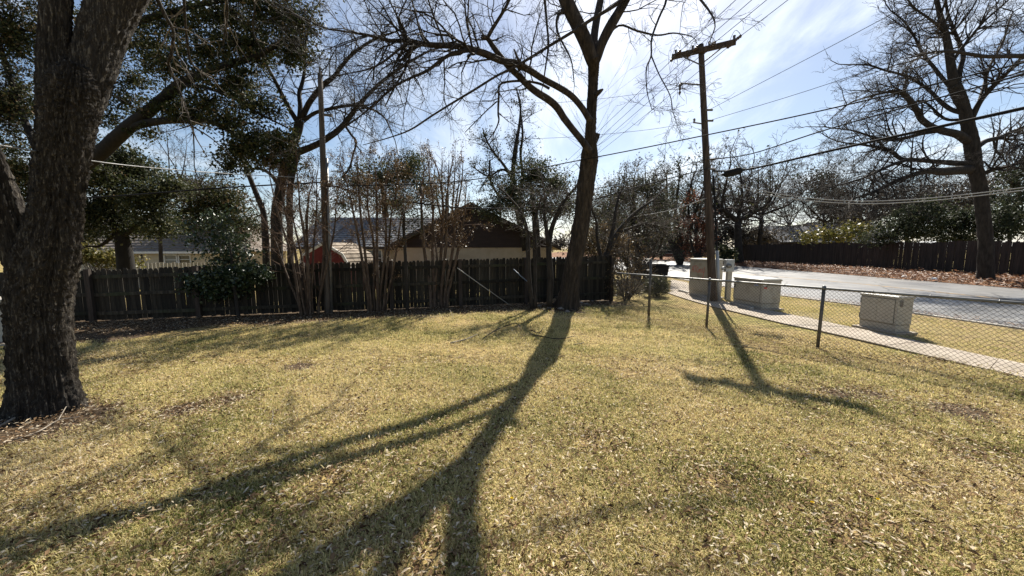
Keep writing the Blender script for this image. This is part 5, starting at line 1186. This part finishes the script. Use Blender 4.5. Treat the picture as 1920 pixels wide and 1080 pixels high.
# --- big right oak
YX = G(1848, 531)[1]
t = Tree('spreading_oak', G(1848, 531), 'huge spreading bare oak across the road at right, in front of the board fence', seed=91)
tr = pxpath([(1848, 540, 42), (1848, 515, 34), (1848, 450, 28), (1843, 400, 27), (1836, 350, 28), (1828, 310, 29), (1822, 270, 29), (1815, 235, 25), (1808, 205, 22), (1798, 180, 25), (1788, 160, 24)], YX)
link('trunk', bark_trunk('trunk', tr[:, :3], tr[:, 3], t.base, M['bark_dark'], 19, amp=.03, sides=40, k=6, flare=(.6, .35, [(0, .8), (3, .8)])), t.root)
QX = dict(seg=.4, wig=.26, trop=.02, taper=.62, nb=[5, 5, 6], t0=.12, ang=(.5, 1.15), lr=(.4, .72))
XL = [[(1790, 165, 22), (1784, 130, 19), (1779, 95, 17), (1772, 60, 14), (1762, 25, 11), (1752, -20, 9), (1740, -90, 6)],
      [(1793, 170, 16), (1800, 130, 12), (1806, 100, 10), (1790, 60, 8), (1776, 20, 6), (1770, -40, 4)],
      [(1818, 318, 26), (1790, 320, 24), (1765, 322, 22), (1740, 320, 17), (1712, 328, 13), (1685, 338, 11), (1655, 352, 9), (1625, 365, 7), (1600, 372, 5)],
      [(1820, 308, 18), (1790, 306, 15), (1755, 303, 12), (1720, 300, 11), (1690, 298, 10), (1672, 284, 9), (1655, 278, 7), (1620, 272, 5), (1585, 268, 3.5)],
      [(1815, 265, 22), (1795, 252, 20), (1770, 246, 18), (1748, 238, 15), (1728, 224, 14), (1718, 205, 13), (1702, 184, 11), (1690, 172, 9), (1668, 172, 7), (1640, 178, 5), (1600, 190, 3.5)],
      [(1808, 212, 14), (1785, 206, 11), (1765, 192, 10), (1745, 172, 8), (1722, 155, 7), (1690, 140, 6), (1660, 132, 5), (1630, 122, 4)],
      [(1760, 245, 12), (1730, 250, 10), (1700, 258, 9), (1670, 262, 8), (1640, 258, 6), (1600, 245, 4), (1560, 240, 3)],
      [(1700, 300, 9), (1670, 310, 8), (1645, 322, 7), (1615, 335, 5), (1580, 345, 3.5), (1550, 352, 2.5)],
      [(1820, 225, 16), (1835, 195, 13), (1850, 175, 12), (1875, 150, 10), (1900, 125, 8), (1930, 90, 6)],
      [(1832, 275, 16), (1850, 264, 13), (1875, 258, 12), (1900, 246, 10), (1935, 236, 8)],
      [(1838, 330, 14), (1860, 318, 11), (1890, 312, 9), (1930, 300, 7)],
      [(1795, 178, 10), (1770, 150, 9), (1750, 125, 8), (1730, 100, 7), (1715, 70, 5), (1695, 40, 4), (1670, 20, 3)],
      [(1783, 120, 9), (1800, 95, 8), (1820, 70, 7), (1845, 40, 6), (1880, 10, 4), (1910, -20, 3)],
      [(1772, 62, 8), (1755, 45, 6), (1735, 30, 5), (1710, 10, 4), (1690, -20, 3)],
      [(1812, 235, 10), (1800, 225, 8), (1770, 222, 7), (1730, 190, 5), (1690, 200, 4), (1650, 205, 3)],
      [(1835, 195, 9), (1845, 160, 7), (1858, 120, 6), (1880, 80, 5), (1895, 30, 4)]]
for k, l in enumerate(XL):
    dY = [0, .8, -2.2, 1.2, -1.5, 2.0, 1.5, -2.5, -1, 1, -.5, 1.6, -1, -1.2, 2.5, 2.2][k]
    L = t.limb(l, YX, YX + dY, name='limb'); t.sprout(L, 5, (1.2, 2.8), 3 if k not in (10, 15) else 2, QX, t=(.25, 1), rmax=.05, minr=.005); t.sprout(L, 17, (.8, 2.3), 2, QX, t=(.35, 1), rmax=.035, minr=.005); t.end(L, 1.8, 2, QX, minr=.0055)
t.done(M['bark_dark'], M['bark_dark'])
# limb of a tree standing out of frame at right
t = Tree('overhanging_tree', np.array([P(2010, 500, 15)[0], 15, 0]), 'limb with rusty leaves reaching in from a tree outside the right edge', seed=92)
t.limb3([(P(2010, 500, 15)[0], 15, -.1), P(2005, 400, 15), P(2000, 250, 15), P(1990, 120, 15), P(1985, -50, 15)], [.3, .27, .24, .2, .1], name='trunk')
l = t.limb([(1990, 115, 20), (1950, 106, 15), (1900, 105, 12), (1850, 106, 10), (1815, 101, 8.5), (1780, 96, 7.5), (1745, 99, 5.5), (1715, 106, 4), (1697, 110, 2)], 15, 14.2); t.sprout(l, 12, (.4, 1.4), 2, QX, t=(.2, 1), rmax=.02, minr=.004)
l = t.limb([(1995, 330, 16), (1960, 290, 10), (1920, 270, 7), (1890, 290, 4)], 15, 15.5); t.sprout(l, 12, (.6, 1.6), 3, QX, rmax=.02, minr=.004); t.done(M['bark_dark'], M['twig_grey'])

# --- woods behind the board fence
def wood_tree(px, Y, hpx, spread, seed, lab, lean=0, wb=10, lev=2, name='bare_tree', twig='twig_grey', nl=6, nsp=10, py0=470, leaf=None, nleaf=0):
    b = P(px, py0, Y); b[2] = 0; t = Tree(name, b, lab, seed=seed); k = Y / F; r0 = wr(px, wb, Y)
    fk = P(px + lean * .6, py0 - (py0 - hpx) * .38, Y); t.limb3([b - UZ * .1, b * .5 + fk * .5 + np.array([t.rg.normal() * .1, 0, 0]), fk], [r0 * 1.2, r0, r0 * .85], name='trunk')
    for i in range(nl):
        a = -1 + 2 * (i + .5) / nl; ex, ey = px + lean + a * spread + t.rg.uniform(-8, 8), hpx + abs(a) ** 1.6 * (py0 - hpx) * .45 + t.rg.uniform(-6, 10)
        e_ = P(ex, ey, Y + t.rg.uniform(-1, 1) * spread * k * .7); m_ = fk * .5 + e_ * .5 + np.array([a * spread * k * .12, 0, -.04 * np.linalg.norm(e_ - fk)]) + t.rg.normal(size=3) * .08 * np.linalg.norm(e_ - fk)
        l = t.limb3([fk, fk * .6 + m_ * .4, m_, e_], [r0 * .6, r0 * .5, r0 * .38, r0 * .15]); mr = .0034 * Y / 12
        q_ = dict(QX); q_['seg'] = .018 * Y; t.sprout(l, nsp, (.045 * Y, .12 * Y), lev, q_, t=(.2, 1), rmax=r0 * .35, minr=mr); t.end(l, .06 * Y, 2, q_, minr=mr)
    if nleaf: t.twig_leaves(nleaf, .006 * Y, .005 * Y)
    t.done(M['bark_dark'], M[twig], M[leaf] if leaf else None)


wood_tree(1388, 39, 300, 85, 101, 'bare dark tree with a curving ivy trunk at the left end of the board fence', lean=-8, wb=15, py0=487, leaf='leaf_green', nleaf=500)
wood_tree(1422, 46, 295, 95, 102, 'straight-trunked bare tree behind the left part of the board fence', wb=9, lean=10)
wood_tree(1335, 52, 300, 70, 103, 'twiggy bare tree behind the utility pole', wb=9, leaf='leaf_hazy', nleaf=600)
wood_tree(1545, 50, 330, 80, 104, 'thin bare tree in the middle behind the board fence', wb=6, twig='twig_grey')
wood_tree(1620, 44, 330, 75, 105, 'forked bare tree behind the board fence left of the hedge', wb=9, twig='twig_grey')
wood_tree(1700, 48, 320, 95, 106, 'grey bare tree behind the hedge under the oak limbs', wb=8, twig='twig_grey')
wood_tree(1790, 50, 330, 90, 107, 'grey bare tree just left of the oak trunk in the background', wb=8, twig='twig_grey')
wood_tree(1890, 42, 310, 85, 108, 'grey bare tree at the right edge behind the oak', wb=9, twig='twig_grey')
wood_tree(1480, 60, 350, 70, 109, 'hazy bare tree far behind the pale roof', wb=5, twig='twig_grey', lev=2)
wood_tree(1240, 62, 340, 60, 110, 'hazy bare tree at the far end of the road', wb=6, twig='twig_grey', lev=2)
wood_tree(300, 20, 235, 110, 111, 'bare grey tree showing under the live oak limb at left', wb=8, lev=2, nsp=10, py0=490)
# evergreen hedge masses
for lab, sd, Yv, blobs, mat in (('broad grey-green shrub spilling over the board fence left of the oak', 121, 27, [(1690, 425, 45, 26, 1900), (1735, 400, 45, 34, 2200), (1650, 445, 34, 14, 900), (1775, 420, 36, 34, 1500), (1720, 440, 50, 16, 1200)], 'leaf_hazy'),
                                ('green shrub behind the board fence close to the oak trunk', 122, 27, [(1812, 420, 26, 34, 1600), (1800, 445, 30, 14, 700)], 'leaf_hazy'),
                                ('green hedge behind the board fence at the right edge', 123, 25, [(1880, 420, 36, 34, 2000), (1915, 400, 36, 44, 2000), (1900, 350, 40, 40, 1500), (1860, 440, 26, 18, 700), (1930, 310, 40, 40, 1200)], 'leaf_hazy'),
                                ('olive brown bush behind the middle of the board fence', 124, 36, [(1560, 440, 30, 16, 900), (1600, 435, 30, 18, 900), (1520, 445, 24, 12, 500)], 'leaf_yellow'),
                                ('grey-brown thicket behind the left end of the board fence and utility pole', 127, 47, [(1350, 448, 34, 22, 1300), (1395, 440, 36, 24, 1400), (1435, 446, 34, 18, 1000), (1325, 462, 26, 10, 500), (1370, 425, 30, 20, 700)], 'leaf_grey'),
                                ('brown thicket far beyond the right end of the wooden fence', 128, 58, [(1095, 455, 34, 18, 1000), (1135, 450, 36, 22, 1100), (1180, 455, 34, 18, 900), (1225, 448, 26, 18, 700), (1050, 455, 34, 16, 700)], 'leaf_grey'),
                                ('dark evergreen tree far behind the roofs at right', 125, 58, [(1570, 395, 46, 34, 1500), (1540, 345, 36, 40, 1300), (1600, 400, 40, 30, 1000), (1560, 370, 30, 30, 900)], 'leaf_hazy'),
                                ('grey-brown thicket behind the hedge right of centre', 126, 40, [(1700, 385, 60, 40, 2300), (1640, 400, 46, 36, 1500), (1780, 375, 60, 44, 2200), (1860, 370, 50, 44, 1700)], 'leaf_grey')):
    t = Tree('hedge_shrub' if sd not in (125,) else 'evergreen_tree', np.array([*P(blobs[0][0], 470, Yv)[:2], 0]), lab, 'shrub' if sd != 125 else 'tree', seed=sd)
    hub = P(blobs[0][0], 460, Yv); hub[2] = .1
    for px, py, rx, ry, n in blobs: t.pcloud(px, py, Yv + rng.uniform(-.5, .8), rx, ry, n, ryd=1.2, size=.0062 * Yv, clump=.011 * Yv, per=24, r0=.02)
    t.done(M['bark_dark'], M['twig_grey'], M[mat])
# far wood that closes the view
t = Tree('far_wood', np.array([0, 130, 0]), 'distant wood of bare grey trees closing the view', 'wood', seed=131)
for x in np.arange(-170, 190, 4.6):
    y = 115 + t.rg.uniform(-12, 25); h = t.rg.uniform(8, 15); p = np.array([x + t.rg.uniform(-2, 2), y, 0.0]); grow(t.tw, p, np.array([0, 0, 1.0]), h, .2, 2, dict(QX, seg=1.6, nb=[5, 7], wig=.12), t.rg, .03)
rt = t.done(M['twig_grey'], M['twig_grey'], None); rt['kind'] = 'stuff'

# ------------------------------------------------------------------ fallen sticks, flowers
def stick(pts, r, lab, m='stick', lift=.02, side=6):
    A = [G(x, y) + UZ * (z + lift) for x, y, z in pts]; o0_ = np.array(A[0]); n = len(A)
    mb = MB().tube(smooth_path(np.array(A), 4), np.linspace(r, r * .45, (n - 1) * 4 + 1) if n > 2 else [r] * 5, side); o = link('fallen_branch', mb.mesh('fallen_branch', M[m], smooth=True, origin=o0_)); o.location = tuple(o0_); return o


o = stick([(-60, 830, 0), (0, 806, .02), (40, 787, .03), (80, 776, .04), (120, 764, .05)], .016, ''); tag(o, 'pale fallen branch lying before the thick old trunk', 'branch')
c = stick([(62, 782, .02), (75, 765, .05), (84, 745, .08), (85, 735, .1)], .01, ''); c.name = 'side_twig'; c.parent = o; c.location = tuple(np.array(c.location) - np.array(o.location))
o = stick([(20, 830, 0), (70, 818, .02), (110, 795, .02), (150, 788, .02)], .007, ''); tag(o, 'thin forked twig on the grass below the pale branch', 'branch')
c = stick([(110, 795, .02), (122, 780, .05), (134, 762, .06)], .006, ''); c.name = 'side_twig'; c.parent = o; c.location = tuple(np.array(c.location) - np.array(o.location))
for pts, r, lab, m in (([(990, 628, 0), (1010, 634, .03), (1045, 640, .03), (1076, 634, .02)], .014, 'dark fallen branch lying across the trunk shadow', 'bark_dark'), ([(905, 637, .0), (925, 628, .05), (950, 617, .06), (970, 615, .08), (978, 622, .0)], .014, 'dark crooked fallen branch left of the trunk shadow', 'bark_dark'), ([(845, 645, 0), (870, 640, .01), (885, 635, .02), (895, 630, .02)], .018, 'pale dry stick on the sunny grass left of the branches', 'stick'), ([(995, 622, .02), (1010, 635, .1), (1020, 625, .12)], .012, 'short forked twig standing up in the trunk shadow', 'bark_dark'),
                       ([(1075, 648, 0), (1090, 648, .02), (1095, 645, .02)], .012, 'short brown stick right of the trunk shadow', 'bark_brown'), ([(1085, 1028, 0), (1100, 1048, .01), (1118, 1078, .02)], .004, 'pale straw stalk in the grass at the bottom edge', 'stick'), ([(505, 804, 0), (512, 790, .02), (512, 782, .05)], .005, 'tiny pale twig upright in the left branch shadow', 'stick'), ([(1122, 952, 0), (1140, 962, .01), (1150, 972, .01)], .004, 'thin brown twig in the foreground grass', 'bark_brown'), ([(838, 580, .0), (844, 590, .1), (850, 600, .02)], .006, 'thin pale cane bending down by the third crepe myrtle', 'stick')):
    tag(stick(pts, r, lab, m), lab, 'branch')
for k, (x, y, lab) in enumerate([(960, 944, 'yellow dandelion nearest the bottom centre of the lawn'), (1522, 952, 'yellow dandelion left of the pair at lower right'), (1645, 946, 'yellow dandelion right of the pair at lower right'), (898, 880, 'small yellow dandelion beside the trunk shadow')]):
    p = G(x, y); o = thing('dandelion', p, lab, 'flower', 'dandelions in the lawn'); MB().tube([p, p + UZ * .035], .0018, 5).build('stalk', M['stalk'], o); mb = MB(); rgd = np.random.default_rng(k)
    for j in range(22):
        a = j * 2.4; tl = .35 + .5 * (j / 22); d = np.array([math.cos(a) * tl, math.sin(a) * tl, 1 - tl * .7]); s_d = np.array([-math.sin(a), math.cos(a), 0]); c0 = p + UZ * .035
        mb._add([c0, c0 + d * .012 + s_d * .003, c0 + d * .02, c0 + d * .012 - s_d * .003], [[0, 1, 2, 3]])
    mb.build('petals', M['petal'], o)

# ------------------------------------------------------------------ grass and leaf litter (instanced clumps; nobody could count them)
def clump_mesh(kind, seed):
    rg = np.random.default_rng(seed); V, Fs, T = [], [], []
    if kind == 'grass':
        for i in range(46):
            p = np.array([*(rg.normal(size=2) * .055), 0]); a = rg.uniform(0, 6.28); L = rg.uniform(.018, .047); tilt = rg.uniform(.25, 1.35); h = np.array([math.cos(a), math.sin(a), 0])
            sd = np.array([-h[1], h[0], 0]) * rg.uniform(.0013, .0028); m_ = p + h * L * .45 * math.sin(tilt) + UZ * L * .6 * math.cos(tilt * .7); e_ = p + h * L * math.sin(tilt) + UZ * L * max(.08, math.cos(tilt)) * .8
            b = len(V); V += [p - sd, p + sd, m_ + sd * .9, m_ - sd * .9, e_]; Fs += [[b, b + 1, b + 2, b + 3], [b + 3, b + 2, b + 4, b + 4]]; T += [np.clip(rg.normal(.5, .2), 0, 1)] * 5
    else:
        for i in range(5):
            p = np.array([*(rg.normal(size=2) * .07), rg.uniform(.012, .035)]); a = rg.uniform(0, 6.28); L = rg.uniform(.008, .024); h = np.array([math.cos(a), math.sin(a), rg.uniform(-.35, .35)]); sd = np.array([-math.sin(a), math.cos(a), rg.uniform(-.5, .5)]) * L * rg.uniform(.22, .42); cu = UZ * L * rg.uniform(-.1, .45)
            b = len(V); V += [p - h * L, p + sd + cu, p + h * L, p - sd + cu]; Fs += [[b, b + 1, b + 2], [b, b + 2, b + 3]]; T += [rg.uniform(0, 1) ** 1.35] * 4
    V = np.array(V)
    q = np.array([f for f in Fs if len(set(f)) == 4 and len(f) == 4]) if any(len(f) == 4 for f in Fs) else np.zeros((0, 4), int); tr_ = np.array([f[:3] for f in Fs if len(set(f)) == 3])
    return V, [x for x in (q, tr_) if len(x)], T


def scatter(name, label, kind, mat, pts, scl, n_var, seed, zrot_only=True):
    rg = np.random.default_rng(seed); col = bpy.data.collections.new(name + '_kinds')
    for v in range(n_var):
        V, fs, T = clump_mesh(kind, seed * 50 + v); me = mesh_np(name + '_kind', V, fs, mat, False, {'tint': T}); o = bpy.data.objects.new(name + '_kind', me); col.objects.link(o)
    n = len(pts); me = bpy.data.meshes.new(name); me.vertices.add(n); me.vertices.foreach_set('co', np.asarray(pts, dtype=np.float32).ravel())
    a = me.attributes.new('rot', 'FLOAT_VECTOR', 'POINT'); rot = np.zeros((n, 3), np.float32); rot[:, 2] = rg.uniform(0, 6.28, n); rot[:, :2] = rg.normal(size=(n, 2)) * .12; a.data.foreach_set('vector', rot.ravel())
    a = me.attributes.new('scl', 'FLOAT', 'POINT'); a.data.foreach_set('value', np.asarray(scl, dtype=np.float32))
    a = me.attributes.new('idx', 'INT', 'POINT'); a.data.foreach_set('value', rg.integers(0, n_var, n).astype(np.int32))
    o = link(name, me); tag(o, label, kind if kind == 'grass' else 'leaves', kind='stuff'); me.materials.append(mat)
    gt = bpy.data.node_groups.new(name, 'GeometryNodeTree'); gt.interface.new_socket('Geometry', in_out='INPUT', socket_type='NodeSocketGeometry'); gt.interface.new_socket('Geometry', in_out='OUTPUT', socket_type='NodeSocketGeometry')
    n_ = gt.nodes; l = gt.links; gi = n_.new('NodeGroupInput'); go = n_.new('NodeGroupOutput'); ip = n_.new('GeometryNodeInstanceOnPoints'); ci = n_.new('GeometryNodeCollectionInfo')
    ci.inputs['Collection'].default_value = col; ci.inputs['Separate Children'].default_value = True; ci.inputs['Reset Children'].default_value = True; ip.inputs['Pick Instance'].default_value = True
    def na(nm, ty): x = n_.new('GeometryNodeInputNamedAttribute'); x.data_type = ty; x.inputs['Name'].default_value = nm; return [s for s in x.outputs if s.enabled and s.name == 'Attribute'][0]
    l.new(gi.outputs[0], ip.inputs['Points']); l.new(ci.outputs[0], ip.inputs['Instance']); l.new(na('idx', 'INT'), ip.inputs['Instance Index']); l.new(na('rot', 'FLOAT_VECTOR'), ip.inputs['Rotation']); l.new(na('scl', 'FLOAT'), ip.inputs['Scale']); l.new(ip.outputs[0], go.inputs[0])
    md = o.modifiers.new('scatter', 'NODES'); md.node_group = gt
    return o


def in_lawn(p):                                      # lawn side of both fences
    a = (p[:, :2] - FA) @ fn > .05
    b = (p[:, :2] - A0) @ cn < .9
    return a & b


def sample(n, ymin, ymax, pw_, seed, marg=1.25):
    rg = np.random.default_rng(seed); y = ymin + (ymax - ymin) * rg.uniform(0, 1, n) ** pw_; x = rg.uniform(-1, 1, n) * (y * 1.45 + .4) * 1.0
    return np.column_stack([x, y, np.zeros(n)])


p = np.concatenate([sample(23000, 1.5, 5.5, .75, 1), sample(19000, 5.5, 13, .8, 2)]); p = p[in_lawn(p)]
BARE = [(340, 770, .3), (430, 752, .26), (560, 690, .3), (1560, 738, .3), (1640, 740, .3), (1790, 770, .4), (1850, 660, .5), (1290, 585, .6), (800, 1060, .2), (90, 790, .75), (1062, 580, .75), (1340, 900, .2), (1730, 900, .25), (1180, 700, .3), (1420, 650, .5), (1100, 830, .22), (620, 900, .25), (1850, 860, .3), (700, 700, .35), (250, 700, .35), (1600, 1000, .15)]
BC = np.array([[*G(x, y)[:2], r_] for x, y, r_ in BARE])


def near_bare(p):
    rgb = np.random.default_rng(77); d = np.min(np.linalg.norm(p[:, None, :2] - BC[None, :, :2], axis=2) / BC[None, :, 2], axis=1); return d < rgb.uniform(.55, 1.25, len(p))


dist = p[:, 1]; bare = (np.sin(p[:, 0] * 1.7 + 1.3 * np.sin(p[:, 1] * 1.1)) * np.sin(p[:, 1] * 1.3 + p[:, 0] * .6)) ; rgq = np.random.default_rng(5)
bedd = (p[:, :2] - FA) @ fn; keep = (rgq.uniform(0, 1, len(p)) < np.clip(.9 - .35 * (bare > .6), 0, 1)) & ~near_bare(p) & (bedd > rgq.uniform(1.05, 1.6, len(p)) * np.where(p[:, 0] > .6, .75, 1) + np.clip((-4.0 - p[:, 0]) * .35, 0, 1.3)); p = p[keep]
scatter('grass', 'dormant straw and green lawn grass', 'grass', M['grass'], p, rgq.uniform(.75, 1.25, len(p)) * np.clip(.85 + p[:, 1] * .07, 1, 1.5), 7, 3)
# leaf litter on the lawn
p = np.concatenate([sample(13000, 1.5, 6, .8, 6), sample(11000, 6, 13, .8, 7)]); p = p[in_lawn(p)]
ex = []
for (x, y, s, n) in ((340, 770, .28, 160), (430, 755, .22, 110), (1510, 740, .3, 90), (1610, 740, .3, 90), (1740, 760, .5, 120), (1040, 572, .6, 140), (1010, 575, .6, 120), (1270, 575, .7, 160), (1300, 600, .8, 160), (90, 790, .6, 260), (560, 690, .4, 110), (800, 1060, .25, 90), (1340, 900, .3, 110), (1730, 900, .35, 130), (1850, 660, .6, 200), (600, 940, .35, 120), (250, 980, .4, 140), (1100, 830, .3, 110), (1180, 700, .4, 90), (1420, 650, .6, 120), (1850, 860, .35, 140), (700, 700, .4, 80), (1600, 1000, .25, 120)):
    c = G(x, y); ex.append(c + np.column_stack([rgq.normal(size=(n, 2)) * s, np.zeros(n)]))
n = 6500; tt = rgq.uniform(0, 1, n); bed = np.column_stack([FA + (FB - FA) * tt[:, None] + fn * (rgq.uniform(0, 1, (n, 1)) * 1.6), np.zeros(n)])
n = 900; cl = np.column_stack([a0 + cdn * clen * rgq.uniform(0, 1, (n, 1)) - cn * rgq.normal(.25, .35, (n, 1)), np.zeros(n)])
p = np.concatenate([p] + ex + [bed, cl]); p = p[(p[:, :2] - A0) @ cn < 1.0]
scatter('fallen_leaves', 'dry tan and brown leaf litter scattered over the lawn', 'leaf', M['litter'], p, rgq.uniform(.7, 1.35, len(p)), 6, 4)
# strip grass by the sidewalk and leaves on the bank
wv = []
for a, b in ((wf, near_edge),):
    n = 5200; u = rgq.uniform(0, 1, (n, 1)); v = rgq.uniform(.03, .95, (n, 1)); ia = np.array([np.interp(u[:, 0], np.linspace(0, 1, 6), [q_[k] for q_ in a[1:7]]) for k in (0, 1)]).T; ib = np.array([np.interp(u[:, 0], np.linspace(0, 1, 4), [q_[k] - .25 * (k == 0) for q_ in (near_edge[2], near_edge[3], near_edge[4], e)]) for k in (0, 1)]).T
    wv.append(np.column_stack([ia * (1 - v) + ib * v, np.full(n, .004)]))
n = 700; u = rgq.uniform(0, 1, n); ge = np.array([np.interp(u, np.linspace(0, 1, 5), [q_[k] for q_ in near_edge[1:]]) for k in (0, 1)]).T; gl = np.column_stack([ge + rgq.normal(size=(n, 2)) * .16 + np.array([.12, 0]), np.full(n, .012)]); scatter('gutter_leaves', 'brown leaves gathered along the near edge of the road', 'leaf', M['litter_red'], gl, rgq.uniform(1, 2, n), 4, 12)
p = np.concatenate(wv); scatter('verge_grass', 'dry tan grass on the strip between sidewalk and road', 'grass', M['grass'], p, rgq.uniform(.8, 1.3, len(p)), 5, 8)
n = 9000; u = rgq.uniform(0, 1, (n, 1)); v = rgq.uniform(0, 1, (n, 1)); c0, c1, c2, c3_ = g(1290, 491.5) + o0, fe + o0, FF0 + np.array([-3, 14]), FF1 + np.array([.9, 0])
p2 = (c0 * (1 - u) + c1 * u) * (1 - v) + (c2 * (1 - u) + c3_ * u) * v; p = np.column_stack([p2, .02 + .12 * np.minimum(1, v * 2.2)])
scatter('bank_leaves', 'brown and rust fallen leaves heaped on the bank across the road', 'leaf', M['litter_red'], p, rgq.uniform(3, 5.5, len(p)), 6, 9)
